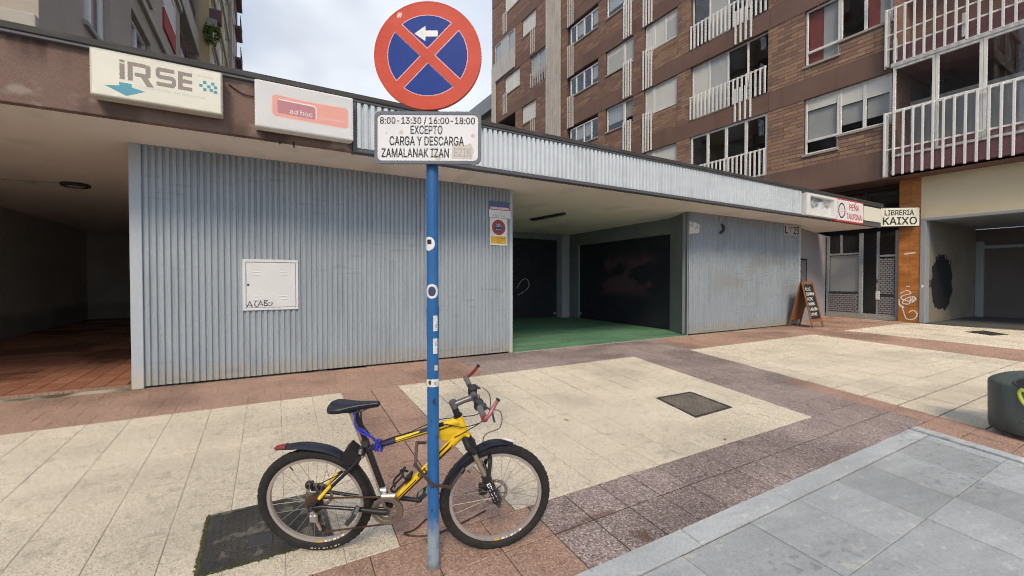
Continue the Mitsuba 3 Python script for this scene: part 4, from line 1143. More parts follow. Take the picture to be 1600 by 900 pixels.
# lower building further along the same street
k = thing('terraced_building', 'lower brown building with a grey slate roof beyond the brick tower', 'building')
add('wall', box(21.5, 30, 39.6, 62, 0, 19.3), 'far_wall', k)
add('roof', tm(trimesh.convex.convex_hull(np.array([(20.9, 39.6, 19.2), (20.9, 62, 19.2), (22.2, 39.6, 21.9), (22.2, 62, 21.9), (30, 39.6, 21.9), (30, 62, 21.9), (30, 39.6, 19.2), (30, 62, 19.2)]))), 'slate', k)
w_ = add('window', cat([cham(21.42, 21.5, 43.5, 44.9, 16.9, 18.6, .02)]), 'white_paint', k)
add('pane', box(21.40, 21.419, 43.7, 44.7, 17.1, 18.4), 'room_dark', w_)
add('chimney', cham(22.5, 23.3, 52, 53, 21.9, 23.4, .03), 'far_wall', k)

# ------------------------------------------------------------------ apartment blocks on the left behind the low building
RO = 0.027
def lframe(x0):
    q = np.array([RO, 1, 0]) / math.hypot(RO, 1)
    return Frame((x0, 0, 0), tuple(q), (q[1], -q[0], 0), (0, 0, 1))
lt = thing('apartment_block', 'tan apartment block with red and white awnings and dark loggias on the left', 'building')
L1 = lframe(-3.0)
zb = 4.365
def lwall(fr, parent, m, u0, u1, z0, z1, openings, thick=0.5, name='facade'):
    """a facade sheet with real openings, butted out of panels between floors"""
    P = sbox(u0, z0, u1, z1)
    for o_ in openings:
        P = P.difference(sbox(*o_))
    mm = extr(P, thick)
    v = np.asarray(mm[0])
    return add(name, fr((np.c_[v[:, 0], v[:, 2] - thick, v[:, 1]], np.asarray(mm[1])[:, ::-1])), m, parent)
ops = []
ks = range(0, 9)
for j in ks:
    z = 2.9 * j
    ops += [(11.0, 6.4 + z, 12.6, 8.45 + z), (14.2, 6.6 + z, 16.2, 8.4 + z), (17.9, 6.9 + z, 19.75, 11.0 - 2.9 + z + 0.5)]
    if 10.45 + z - 2.9 > 4.4:
        ops.append((20.95, 7.65 + z, 25.9, 9.6 + z))
lwall(L1, lt, 'tan_stucco', 9.2, 26.05, zb, 31, ops)
add('inner_wall', L1(box(9.3, 26.0, -1.9, -1.8, zb, 31)), 'room_dark', lt)
for j in ks:
    z = 2.9 * j
    window(L1, lt, 14.22, 16.18, 6.62 + z, 8.38 + z, (0.5,), 'bb' if j % 2 else 'gg', n=-0.12, sill=True)
    window(L1, lt, 11.02, 12.58, 6.42 + z, 8.43 + z, (0.5,), 'cc', n=-0.12, sill=True)
    add('floor_edge', L1(cham(9.2, 20.9, 0.002, 0.10, 8.92 + z, 9.12 + z, .01)), 'grey_stucco', lt)
    aw = add('balcony_front', L1(cham(17.85, 19.8, 0.004, 0.05, 6.85 + z, 7.5 + z, .01)), 'awning_red', lt, label='red balcony front')
    window(L1, lt, 17.92, 19.73, 7.52 + z, 8.58 + z, (), 's', n=0.05, sill=False)
    add('loggia_floor', L1(cham(20.9, 26.0, -1.8, 0.03, 9.61 + z - 2.9 - 0.001, 10.54 + z - 2.9, .02)), 'grey_stucco', lt)
    key = add('loggia_railing', L1(bars([(21.0, 25.8, 8.52 + z, 8.57 + z)], -0.12, -0.08)), 'maroon_paint', lt)
    for i in range(13):
        u = 21.1 + i * 0.38
        add('rail_bar', L1(cham(u - .015, u + .015, -0.115, -0.085, 7.65 + z, 8.518 + z, .004)), 'maroon_paint', key)
# face of the same block towards the street
F0 = Frame((-3.0 + RO * 9.2, 9.2, 0), (-1, 0, 0), (0, -1, 0), (0, 0, 1))
ops = []
for j in range(0, 7):
    z = 2.9 * j
    ops += [(0.9, 6.5 + z, 2.6, 8.4 + z), (3.6, 5.9 + z, 5.6, 8.4 + z)]
lwall(F0, lt, 'tan_stucco', 0.0, 6.4, zb, 26, ops)
for j in range(0, 7):
    z = 2.9 * j
    window(F0, lt, 0.92, 2.58, 6.52 + z, 8.38 + z, (0.5,), 'cc', sill=True)
    window(F0, lt, 3.62, 5.58, 5.92 + z, 8.38 + z, (0.33, 0.67), 'ccc', sill=False)
    add('floor_edge', F0(cham(0.0, 6.4, 0.002, 0.12, 5.3 + z, 5.5 + z, .01)), 'grey_stucco', lt)

lt2 = thing('apartment_block', 'yellow apartment block with long white windows behind the tan block on the left', 'building')
L2 = lframe(-2.58)
ops = []
for j in range(0, 9):
    z = 2.45 * j
    ops += [(27.0, 6.9 + z, 29.3, 8.75 + z), (30.6, 7.0 + z, 33.2, 8.75 + z), (34.2, 7.0 + z, 36.8, 8.75 + z)]
lwall(L2, lt2, 'yellow_stucco', 26.12, 37.35, zb, 28.5, ops)
lwall(Frame((-2.58 + RO * 26.12 + 0.0, 26.11, 0), (1, 0, 0), (0, -1, 0), (0, 0, 1)), lt2, 'yellow_stucco', -0.42, 0.0, zb, 28.5, [])
for j in range(0, 9):
    z = 2.45 * j
    window(L2, lt2, 27.02, 29.28, 6.92 + z, 8.73 + z, (0.5,), 'ss', n=-0.05, sill=False)
    window(L2, lt2, 30.62, 33.18, 7.02 + z, 8.73 + z, (0.5,), 'sb', n=-0.05, sill=False)
    window(L2, lt2, 34.22, 36.78, 7.02 + z, 8.73 + z, (0.5,), 'bs', n=-0.05, sill=False)
    add('floor_band', L2(cham(26.6, 37.3, 0.002, 0.10, 8.95 + z, 9.25 + z, .01)), 'grey_stucco', lt2)
add('balcony', L2(cham(26.13, 26.5, 0.003, 0.5, 14.35, 15.0, .02)), 'maroon_paint', lt2)
add('inner_wall', L2(box(26.2, 37.3, -1.2, -1.1, zb, 28)), 'room_dark', lt2)
lt3 = thing('apartment_block', 'brown apartment block with small railed balconies at the far end of the left row', 'building')
L3 = lframe(-2.36)
lwall(L3, lt3, 'tan_stucco', 37.42, 43.0, zb, 31, [(38.2, 6.9 + 2.45 * j, 39.6, 8.7 + 2.45 * j) for j in range(0, 9)])
lwall(Frame((-2.36 + RO * 37.42, 37.41, 0), (1, 0, 0), (0, -1, 0), (0, 0, 1)), lt3, 'tan_stucco', -0.24, 0.0, zb, 31, [])
add('inner_wall', L3(box(37.5, 42.9, -1.0, -0.9, zb, 30)), 'room_mid', lt3)
for j in range(1, 9):
    z = 2.45 * j
    window(L3, lt3, 38.22, 39.58, 6.92 + z, 8.68 + z, (), 's', n=-0.05, sill=False)
    add('balcony_slab', L3(cham(40.3, 42.8, 0.003, 0.42, 6.6 + z, 6.78 + z, .01)), 'maroon_paint', lt3)
    key = add('balcony_railing', L3(bars([(40.3, 42.8, 7.55 + z, 7.6 + z)], 0.36, 0.40)), 'dark_metal', lt3)
    for i in range(9):
        u = 40.36 + i * 0.3
        add('rail_bar', L3(cham(u - .02, u + .02, 0.365, 0.395, 6.781 + z, 7.549 + z, .004)), 'dark_metal', key)
    if j % 2:
        add('brown_panel', L3(cham(40.2, 42.95, 0.003, 0.05, 5.4 + z, 6.58 + z, .01)), 'band_render', lt3)
# hanging plant on the yellow block
k = thing('balcony_plant', 'bushy green plant hanging from a balcony on the yellow block', 'plant')
lv = []
pc = np.array([-1.75, 25.95, 13.7])
for i in range(260):
    d = rng.normal(size=3); d /= np.linalg.norm(d)
    c = pc + d * np.array([0.36, 0.3, 0.62]) * rng.uniform(0.3, 1.0) ** 0.6
    a = rng.normal(size=3); a /= np.linalg.norm(a); b = np.cross(a, rng.normal(size=3)); b /= np.linalg.norm(b)
    s = rng.uniform(0.07, 0.14)
    lv.append((np.array([c - a * s, c + b * s * .5, c + a * s, c - b * s * .5]), np.array([[0, 1, 2], [0, 2, 3]])))
add('foliage', cat(lv), 'leaf_green', k)
add('planter', cham(-1.95, -1.55, 25.75, 26.08, 13.95, 14.33, .02), 'sill_stone', k)

# ------------------------------------------------------------------ sign post
PXY = np.array([0.841, 2.291])
RR = np.array([math.sin(YAW), -math.cos(YAW), 0.0])       # the sign faces the street obliquely
NN = np.array([-math.cos(YAW), -math.sin(YAW), 0.0])
sp = thing('no_stopping_sign', 'blue post with round red and blue no stopping sign over a white hours plate', 'traffic sign')
add('post', cat([tube([(PXY[0], PXY[1], z) for z in (0.0, 0.02, 0.9, 2.0, 3.03)], 0.0325, 28)]), 'pole_blue', sp, smooth=40)
add('sleeve', tm(trimesh.creation.annulus(0.0327, 0.0345, 0.17, sections=28).apply_translation([PXY[0], PXY[1], 1.37])), 'pole_blue', sp, smooth=40)
add('base_collar', revolve([(0.034, 0.0), (0.052, 0.0), (0.045, 0.012), (0.034, 0.02)], 24)[0:2] and shift(revolve([(0.033, 0.0), (0.042, 0.0), (0.039, 0.006), (0.033, 0.010)], 24), x=PXY[0], y=PXY[1]), 'rust_iron', sp)
fo = np.array([PXY[0], PXY[1], 0]) + NN * 0.058 - RR * 0.012
SG = 0.945


def SFm(z, tilt=0.0, out=0.0):
    c, s = math.cos(tilt), math.sin(tilt)
    return Frame(tuple(fo + NN * out + np.array([0, 0, z])), tuple((RR * c + np.array([0, 0, s])) * SG), tuple((-RR * s + np.array([0, 0, c])) * SG), tuple(NN))


Z0 = 2.803
f = SFm(Z0)
disc = add('round_sign', f(cat([revolve([(0.0, -0.004), (0.300, -0.004), (0.304, -0.018), (0.301, -0.019), (0.297, -0.006), (0.0, -0.0065)][::-1], 96), tm(trimesh.creation.annulus(0.297, 0.304, 0.022, sections=96).apply_translation([0, 0, -0.010]))])), 'sign_red', sp, smooth=30)
add('red_face', f(shift(extr(Point(0, 0).buffer(0.2985, 48), 0.004), z=-0.004)), 'sign_red', disc)
blue = Point(0, 0).buffer(0.224, 48)
armsP = unary_union([affinity.rotate(sbox(-0.30, -0.0275, 0.30, 0.0275), a, origin=(0, 0)) for a in (46, -43)])
armsW = unary_union([affinity.rotate(sbox(-0.30, -0.031, 0.30, 0.031), a, origin=(0, 0)) for a in (46, -43)])
add('pale_edge', f(shift(extr(Point(0, 0).buffer(0.228, 48).difference(armsP.buffer(-0.001)), 0.0005), z=0.0)), 'sign_pink_edge', disc)
add('blue_field', f(shift(extr(blue.difference(armsW), 0.001), z=0.0)), 'sign_blue', disc)
add('seam', f(shift(extr(affinity.rotate(sbox(-0.225, -0.0295, 0.225, -0.027), -43, origin=(0, 0)), 0.0014), z=0.0)), 'vado_red', disc)
arrow = Polygon([(-0.075, 0.122), (-0.012, 0.165), (-0.012, 0.139), (0.058, 0.139), (0.058, 0.106), (-0.012, 0.106), (-0.012, 0.080)])
add('arrow', f(shift(extr(arrow, 0.0018), z=0.0)), 'sign_white', disc)
sm = [LineString([(-0.17 + a, 0.215), (-0.165 + a, 0.237)]).buffer(0.0032) for a in (0, 0.008, 0.017)] + [LineString([(-0.17, 0.219), (-0.145, 0.228)]).buffer(0.003)]
add('scrawl', f(shift(extr(unary_union(sm), 0.0012), z=0.0)), 'salmon_pale', disc)
for z in (2.68, 2.92, 2.29, 2.43):
    add('clamp', cat([shift(tm(trimesh.creation.annulus(0.0326, 0.040, 0.03, sections=24)), x=PXY[0], y=PXY[1], z=z), Frame(tuple(np.array([PXY[0], PXY[1], z])), tuple(RR), tuple(NN), (0, 0, -1))(cham(-0.03, 0.03, 0.03, 0.0365, -0.015, 0.015, .002))]), 'galvanised', sp)
f = SFm(2.364, -0.006, out=0.003)
pw, ph = 0.302, 0.147
rr_ = lambda w, h, r: sbox(-w + r, -h + r, w - r, h - r).buffer(r, 12)
pl_ = add('hours_plate', f(shift(extr(rr_(pw, ph, 0.035), 0.010), z=-0.010)), 'sign_grey_edge', sp)
add('rim', f(shift(extr(rr_(pw, ph, 0.035).difference(rr_(pw - 0.017, ph - 0.017, 0.026)), 0.006), z=0.0)), 'sign_grey_edge', pl_)
add('face', f(shift(extr(rr_(pw - 0.0165, ph - 0.0165, 0.0265), 0.002), z=0.0)), 'sign_white', pl_)
for s, x0, x1, y0, h, b in (('8:00-13:30 / 16:00-18:00', -0.271, 0.267, 0.078, 0.036, True), ('EXCEPTO', -0.098, 0.083, 0.021, 0.046, True), ('CARGA Y DESCARGA', -0.217, 0.205, -0.043, 0.049, True), ('ZAMALANAK IZAN', -0.262, 0.120, -0.110, 0.048, True)):
    add('lettering', f(shift(text(s, x1 - x0, h, 0.0008, b), x=x0, y=y0, z=0.002)), 'print_navy' if not b else 'print_black', pl_)
add('ghost_lettering', f(shift(text('EZIK', 0.10, 0.046, 0.0010, True), x=0.148, y=-0.106, z=0.002)), 'print_ghost', pl_)
gp = Polygon([(0.135, -0.118), (0.25, -0.12), (0.262, -0.07), (0.245, -0.03), (0.2, -0.045), (0.165, -0.02), (0.14, -0.05)])
add('glue_stain', f(shift(extr(gp, 0.0005), z=0.002)), 'glue_stain', pl_)
add('glue_stain', f(shift(extr(unary_union([Point(-0.15, 0.03).buffer(0.012), Point(-0.235, 0.025).buffer(0.006), Point(0.06, -0.11).buffer(0.018), Point(0.255, 0.012).buffer(0.012)]), 0.0005), z=0.002)), 'glue_stain', pl_)


def sticker(z, w, h, ang, m, shape='rect', label=None, r=0.0336):
    """a patch wrapped round the post, ang = angle from facing the street"""
    n = 20
    vs, fs = [], []
    base = math.atan2(NN[1], NN[0]) + ang
    nz = 14
    for j in range(nz + 1):
        t = -1 + 2 * j / nz
        half = w / 2 * (math.sqrt(max(0.0, 1 - t * t)) if shape == 'disc' else 1.0 - (0.06 * ((j * 7) % 3)))
        for i in range(n + 1):
            a = base + (-1 + 2 * i / n) * half / r
            vs.append([PXY[0] + r * math.cos(a), PXY[1] + r * math.sin(a), z + t * h / 2])
    for j in range(nz):
        for i in range(n):
            q = j * (n + 1) + i
            fs += [[q, q + 1, q + n + 2], [q, q + n + 2, q + n + 1]]
    return add('sticker', (np.array(vs), np.array(fs)), m, sp, smooth=True, label=label)


s_ = sticker(1.8, 0.075, 0.078, -0.55, 'sign_white', 'disc', 'round white sticker, upper of two')
s_ = sticker(1.54, 0.075, 0.082, 0.05, 'sign_white', 'disc', 'round white sticker with a dark emblem, lower of two')
sticker(1.54, 0.045, 0.055, 0.05, 'print_navy', 'disc', r=0.0342)
sticker(1.81, 0.03, 0.025, -0.40, 'print_black', r=0.0342)
sticker(1.365, 0.028, 0.085, 0.62, 'paper_white', r=0.0354)
sticker(1.35, 0.012, 0.02, 0.70, 'print_ghost', r=0.0362)
sticker(1.24, 0.028, 0.085, 0.60, 'paper_white')
sticker(1.25, 0.010, 0.02, 0.66, 'print_ghost', r=0.0342)
sticker(1.33, 0.014, 0.018, -1.3, 'paper_white')
sticker(1.12, 0.022, 0.03, 0.75, 'glue_stain')
sticker(1.036, 0.19, 0.042, 0.0, 'paper_white', label='torn white band sticker round the post')
sticker(1.039, 0.016, 0.022, -0.35, 'moss', r=0.0342)
sticker(1.037, 0.014, 0.018, 0.55, 'print_ghost', r=0.0342)

# ------------------------------------------------------------------ iron covers, bin, sandwich board
def iron_cover(name, label, P4, parent_m='cast_iron', rim_m='rust_iron', cells=13):
    """P4: four ground corners ccw. Frame, plate and a raised tread of small bars."""
    k = thing(name, label, 'manhole cover')
    P = np.asarray(P4, float)
    def at(a, b):
        return (1 - a) * (1 - b) * P[0] + a * (1 - b) * P[1] + a * b * P[2] + (1 - a) * b * P[3]
    add('plate', tile([at(.05, .05), at(.95, .05), at(.95, .95), at(.05, .95)], 0.006, 0.03, 0.002), parent_m, k)
    fr_ = []
    for q in (((0, 0), (1, 0), (.955, .045), (.045, .045)), ((1, 0), (1, 1), (.955, .955), (.955, .045)), ((1, 1), (0, 1), (.045, .955), (.955, .955)), ((0, 1), (0, 0), (.045, .045), (.045, .955))):
        fr_.append(tile([at(*c) for c in q], 0.010, 0.03, 0.002))
    add('frame', cat(fr_), rim_m, k)
    ms = []
    for i in range(cells):
        for j in range(cells):
            a0, b0 = .07 + .86 * i / cells, .07 + .86 * j / cells
            s = .86 / cells
            if (i + j) % 2:
                c = [(a0 + .1 * s, b0 + .35 * s), (a0 + .9 * s, b0 + .35 * s), (a0 + .9 * s, b0 + .65 * s), (a0 + .1 * s, b0 + .65 * s)]
            else:
                c = [(a0 + .35 * s, b0 + .1 * s), (a0 + .65 * s, b0 + .1 * s), (a0 + .65 * s, b0 + .9 * s), (a0 + .35 * s, b0 + .9 * s)]
            ms.append(tile([at(*q) for q in c], 0.0115, 0.006, 0.002))
    add('tread', cat(ms), parent_m, k, kind='stuff')
    return k


k = iron_cover('manhole_cover', 'large square black iron cover under the rear wheel of the bicycle', [(-0.285, 2.86), (0.405, 2.85), (0.405, 3.54), (-0.28, 3.55)], rim_m='cast_iron', cells=17)
add('patch', tile([(-0.06, 2.99), (0.07, 2.98), (0.075, 3.10), (-0.05, 3.12)], 0.013, 0.008, 0.002), 'dark_metal', k)
iron_cover('manhole_cover', 'rusty grey iron cover set in the middle cream paving field', [(4.395, 3.24), (5.145, 3.27), (5.345, 4.03), (4.665, 4.06)], 'rust_iron', 'cast_iron', 15)
iron_cover('manhole_cover', 'thin dark iron cover in the far cream paving field by the entrance', [(18.35, 3.75), (19.1, 3.55), (19.9, 4.25), (18.95, 4.45)], 'cast_iron', 'cast_iron', 6)
# moss round the big cover
mp = []
for i in range(900):
    e = rng.integers(0, 4); tt = rng.uniform(0, 1)
    base_ = [(-0.292, 2.86 + .69 * tt), (-0.285 + .69 * tt, 2.852), (0.41, 2.85 + .69 * tt), (-0.285 + .69 * tt, 3.556)][0 if e > 1 else e]
    c = np.array(base_) + rng.normal(0, 0.006, 2)
    s = rng.uniform(0.002, 0.006)
    q = [(c[0] - s, c[1] - s), (c[0] + s, c[1] - s * .7), (c[0] + s * .8, c[1] + s), (c[0] - s * .7, c[1] + s * .9)]
    mp.append(tile(q, rng.uniform(0.005, 0.014), 0.012, 0.002))
whole('moss', cat(mp), 'moss', 'thin moss in the joint around the black iron cover', 'moss', kind='stuff')

bc = np.array([6.78 + 0.861 * 0.40, 1.26 - 0.508 * 0.40, 0.0])
k = thing('litter_bin', 'dark grey domed litter bin with green spray on the pavement at the right edge', 'litter bin')
bc = bc * 0.97
bfm = Frame(tuple(bc), (0.861, -0.508, 0), (0.508, 0.861, 0), (0, 0, 0.885))
prof = [(0.0, 0.05), (0.375, 0.05), (0.392, 0.062), (0.398, 0.12), (0.402, 0.35), (0.405, 0.585), (0.403, 0.605), (0.395, 0.622), (0.372, 0.645), (0.335, 0.672), (0.28, 0.702), (0.20, 0.728), (0.10, 0.742), (0.0, 0.745)]
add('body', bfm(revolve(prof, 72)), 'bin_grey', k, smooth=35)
for a in (0.3, 2.4, 4.5):
    add('foot', bfm(cham(0.24 * math.cos(a) - .04, 0.24 * math.cos(a) + .04, 0.24 * math.sin(a) - .04, 0.24 * math.sin(a) + .04, 0.0, 0.055, .01)), 'dark_metal', k)
# oval opening in the dome, with a lip
op = []
pz_, pr_ = np.array([q[1] for q in prof[1:-1]]), np.array([q[0] for q in prof[1:-1]])
for i in range(29):
    t_ = i / 28 * 2 * math.pi
    ang = -2.46 - 0.30 + 0.30 * math.cos(t_)
    el = 0.658 + 0.045 * math.sin(t_)
    rad = float(np.interp(el, pz_, pr_)) + 0.002
    op.append((rad * math.cos(ang), rad * math.sin(ang), el))
opv = np.array(op[:-1]); cen = opv.mean(0)
cen = cen * np.array([1.06, 1.06, 1.0])
ofs = np.array([-0.003, -0.003, 0.004])
add('opening', bfm((np.vstack([opv + ofs, cen]), np.array([[i, (i + 1) % 28, 28] for i in range(28)]))), 'room_dark', k)
add('lip', bfm(tube(opv + ofs, 0.010, 8, closed=True)), 'dark_metal', k, smooth=40)
def onbin(a, z, r=0.412):
    a -= 1.10
    return (r * math.cos(a), r * math.sin(a), z)
add('spray', bfm(cat([tube(bez([onbin(-1.72, 0.60), onbin(-1.78, 0.55), onbin(-1.74, 0.47), onbin(-1.62, 0.38), onbin(-1.54, 0.30)], 24), 0.016, 6), tube(bez([onbin(-1.45, 0.36), onbin(-1.56, 0.30), onbin(-1.68, 0.23)], 12), 0.013, 6), tube(bez([onbin(-1.78, 0.58), onbin(-1.66, 0.57), onbin(-1.55, 0.575)], 12), 0.013, 6)])), 'lime_spray', k, smooth=40)

k = thing('sandwich_board', 'wooden sandwich board with a chalked black panel beside the far corrugated wall', 'sandwich board')
# two hinged panels; the chalk side looks right
ht = 1.55
ax = np.array([1.0, 0.0])            # hinge direction
top = np.array([16.36, 7.74, ht])
nrm = np.array([ax[1], -ax[0]])
for s, nm in ((1, 'front'), (-1, 'back')):
    ft_ = top[:2] + nrm * 0.36 * s
    ud = np.array([top[0] - ft_[0], top[1] - ft_[1], ht]); Lp = np.linalg.norm(ud); ud /= Lp
    xd = np.array([ax[0], ax[1], 0.0])
    nd = np.cross(xd, ud)
    pfr = Frame((ft_[0] - xd[0] * 0.38, ft_[1] - xd[1] * 0.38, 0.0), tuple(xd), tuple(ud), tuple(nd))
    w_ = 0.76
    th0, th1 = (0.0, 0.03) if s == 1 else (-0.03, 0.0)
    pan = add('panel_frame', pfr(cat([cham(0, 0.07, 0.0, Lp, th0, th1, .004), cham(w_ - .07, w_, 0.0, Lp, th0, th1, .004), cham(0.0705, w_ - .0705, Lp - .09, Lp, th0, th1, .004), cham(0.0705, w_ - .0705, 0.22, 0.30, th0, th1, .004)])), 'wood_board', k)
    add('board', pfr(box(0.071, w_ - .071, 0.301, Lp - .0905, th0 + .008, th1 - .008)), 'chalkboard' if s == 1 else 'wood_board', pan)
    if s == 1:
        lines = [4, 7, 4, 5, 7, 5]
        for i, sx in enumerate(lines):
            wd = 0.20 + 0.05 * sx * 0.9
            add('lettering', pfr(shift(faint(min(wd, 0.52), 0.10, sx, 0.002, i), x=0.12, y=Lp - 0.30 - i * 0.175, z=th1 - .008)), 'chalk', pan)

# ------------------------------------------------------------------ bicycle leaning on the post
LEAN = 0.186
bo = np.array([0.3186, 2.785, 0.001])                                     # on the ground below the rear hub
bs = np.array([math.cos(-0.4968), math.sin(-0.4968), 0.0]); bn = np.array([bs[1], -bs[0], 0.0])
bu = np.array([bn[0] * math.sin(LEAN), bn[1] * math.sin(LEAN), math.cos(LEAN)])
bwv = np.array([bn[0] * math.cos(LEAN), bn[1] * math.cos(LEAN), -math.sin(LEAN)])
BF = Frame(tuple(bo), tuple(bs), tuple(bwv), tuple(bu))                  # local: x forward, y towards the street, z up the frame
bike = thing('bicycle', 'yellow and black mountain bicycle leaning against the blue sign post', 'bicycle')
S0 = 0.0
RH = np.array([0.0, 0, 0.3285]); FH = np.array([1.044, 0, 0.3285])
BB = np.array([0.418, 0, 0.290])
HT = np.array([0.832, 0, 0.845]); HB = np.array([0.876, 0, 0.726])
ST = np.array([0.308, 0, 0.690])
sax = (HT - HB) / np.linalg.norm(HT - HB)
STEER = math.radians(-11.0)
Rst = trimesh.transformations.rotation_matrix(STEER, sax, HB)


def steer(m):
    v = np.asarray(m[0])
    return v @ Rst[:3, :3].T + Rst[:3, 3], m[1]


ident = lambda m: m


def wheel(name, hub, tr, label, ang0, disc_side):
    R = 0.338
    key = add(name, BF(tr(shift((lambda a: (np.c_[a[0][:, 0], a[0][:, 2], a[0][:, 1]], a[1][:, ::-1]))(revolve([(0.257, 0.012), (0.259, -0.012), (0.268, -0.0135), (0.277, -0.013), (0.2775, -0.010), (0.2775, 0.010), (0.277, 0.013), (0.268, 0.0135), (0.257, 0.012)], 96)), *hub))), 'alloy_dull', bike, smooth=35, label=label)
    # tyre: round section with a knobbly tread
    n, mth = 192, 16
    vs = []
    for i in range(n):
        a = 2 * math.pi * i / n
        for j in range(mth):
            b = 2 * math.pi * j / mth
            rr = 0.0285
            if math.cos(b) > 0.25:
                rr += 0.0032 * (1 if (i // 2 + j) % 2 else -0.3)
            r = 0.2995 + rr * math.cos(b); w = rr * 0.95 * math.sin(b)
            vs.append((hub[0] + r * math.cos(a), w, hub[2] + r * math.sin(a)))
    fs = []
    for i in range(n):
        for j in range(mth):
            q, r_, s_, t_ = i * mth + j, i * mth + (j + 1) % mth, ((i + 1) % n) * mth + (j + 1) % mth, ((i + 1) % n) * mth + j
            fs += [[q, r_, s_], [q, s_, t_]]
    add('tyre', BF(tr((np.array(vs), np.array(fs)))), 'rubber', key)
    add('hub', BF(tr(cat([cyl(hub + [0, -0.05, 0], hub + [0, 0.05, 0], 0.014, 14), cyl(hub + [0, -0.036, 0], hub + [0, -0.030, 0], 0.029, 18), cyl(hub + [0, 0.030, 0], hub + [0, 0.036, 0], 0.029, 18)]))), 'dark_metal', key, smooth=40)
    for i in range(28):
        a = 2 * math.pi * i / 28 + ang0
        side = 1 if i % 2 else -1
        b = a + (0.75 if (i // 2) % 2 else -0.75)
        p = hub + np.array([0.026 * math.cos(b), 0.033 * side, 0.026 * math.sin(b)])
        q = hub + np.array([0.259 * math.cos(a), 0.0, 0.259 * math.sin(a)])
        add('spoke', BF(tr(cyl(p, q, 0.0013, 5))), 'spoke_steel', key)
    ro = disc_side * 0.047
    dp = Point(0, 0).buffer(0.080, 40).difference(Point(0, 0).buffer(0.062, 40))
    for i in range(6):
        dp = dp.union(affinity.rotate(sbox(-0.004, 0.015, 0.004, 0.066), 60 * i + 15, origin=(0, 0)))
    dp = dp.union(Point(0, 0).buffer(0.022).difference(Point(0, 0).buffer(0.012)))
    for i in range(18):
        dp = dp.difference(Point(0.071 * math.cos(i * .349), 0.071 * math.sin(i * .349)).buffer(0.004))
    dm = extr(dp, 0.002)
    dm = (np.c_[dm[0][:, 0], dm[0][:, 2], dm[0][:, 1]], dm[1][:, ::-1])
    add('brake_disc', BF(tr(shift(dm, hub[0], ro, hub[2]))), 'chainring_metal', key)
    a = -1.15
    add('valve', BF(tr(cyl(hub + np.array([0.268 * math.cos(2.0 + ang0), 0, 0.268 * math.sin(2.0 + ang0)]), hub + np.array([0.225 * math.cos(2.0 + ang0), 0, 0.225 * math.sin(2.0 + ang0)]), 0.003, 6))), 'cable_black', key)
    # rim print: a yellow block and white italic letters along the lower rim, on the street side
    def ringtext(s, r, a0, h, wd, m, nm, y):
        ms = []
        for i, ch in enumerate(s):
            if ch == ' ':
                continue
            t = box(0, wd * (0.35 if ch in 'IAT' else 0.8), 0, h, 0, 0.0006)
            v = np.asarray(t[0]); v = np.c_[v[:, 0] - wd / 2 + 0.25 * v[:, 1], v[:, 1], v[:, 2]]
            aa = a0 + i * wd * 1.25 / r
            rad = np.array([math.cos(aa), math.sin(aa)]); tan = np.array([-math.sin(aa), math.cos(aa)])
            xy = v[:, :1] * tan - (v[:, 1:2]) * rad + rad * (r + h / 2)
            ms.append((np.c_[hub[0] + xy[:, 0], y + v[:, 2], hub[2] + xy[:, 1]], t[1]))
        add(nm, BF(tr(cat(ms))), m, key, kind='stuff')
    ringtext('MAVIC', 0.2675, -1.42 if disc_side < 0 else -1.35, 0.011, 0.022, 'white_print', 'rim_lettering', 0.0142)
    yb = [( -1.62, -1.50)][0]
    vs = []
    for i in range(7):
        aa = yb[0] + (yb[1] - yb[0]) * i / 6
        for r in (0.262, 0.274):
            vs.append((hub[0] + r * math.cos(aa), 0.0143, hub[2] + r * math.sin(aa)))
    fs = []
    for i in range(6):
        fs += [[2 * i, 2 * i + 1, 2 * i + 3], [2 * i, 2 * i + 3, 2 * i + 2]]
    add('rim_label', BF(tr((np.array(vs), np.array(fs)))), 'vado_yellow', key)
    if name == 'rear_wheel':
        ringtext('DIAKTARI', 0.302, -1.70, 0.008, 0.019, 'print_ghost', 'tyre_lettering', 0.0278)
    return key


def bt(pts, r, n=12):
    return tube(np.asarray(pts, float), r, n)


rw = wheel('rear_wheel', RH, ident, 'rear wheel with worn grey rim', 0.1, -1)
fw = wheel('front_wheel', FH, steer, 'front wheel with worn grey rim', 0.3, -1)
lerp = lambda a, b, t: np.asarray(a) * (1 - t) + np.asarray(b) * t
# frame
TT0, TT1 = np.array([0.312, 0, 0.652]), np.array([0.836, 0, 0.822])
DT0, DT1 = BB + np.array([0.028, 0, 0.026]), np.array([0.860, 0, 0.757])
add('seat_tube', BF(bt([BB, lerp(BB, ST, .5), ST], [0.019, 0.0175, 0.0175])), 'frame_black', bike, smooth=40)
add('top_tube', BF(bt([TT0, lerp(TT0, TT1, .32)], [0.0172, 0.0172])), 'frame_violet', bike, smooth=40, label='dark violet rear half of the top tube')
tt = add('top_tube', BF(bt([lerp(TT0, TT1, .321), lerp(TT0, TT1, .8), TT1], [0.0172, 0.0195, 0.0255])), 'frame_yellow', bike, smooth=40, label='yellow front half of the top tube')
dtn = lerp(DT0, DT1, .30)
dk = add('down_tube', BF(bt([DT0, lerp(DT0, DT1, .12), lerp(DT0, DT1, .6), lerp(DT0, DT1, .9), DT1], [0.0200, 0.0208, 0.0220, 0.0285, 0.032])), 'frame_yellow', bike, smooth=40, label='yellow down tube with black stripes')
add('head_tube', BF(cat([cyl(HB - sax * 0.004, HT + sax * 0.004, 0.0235, 20)])), 'frame_yellow', bike, smooth=40)
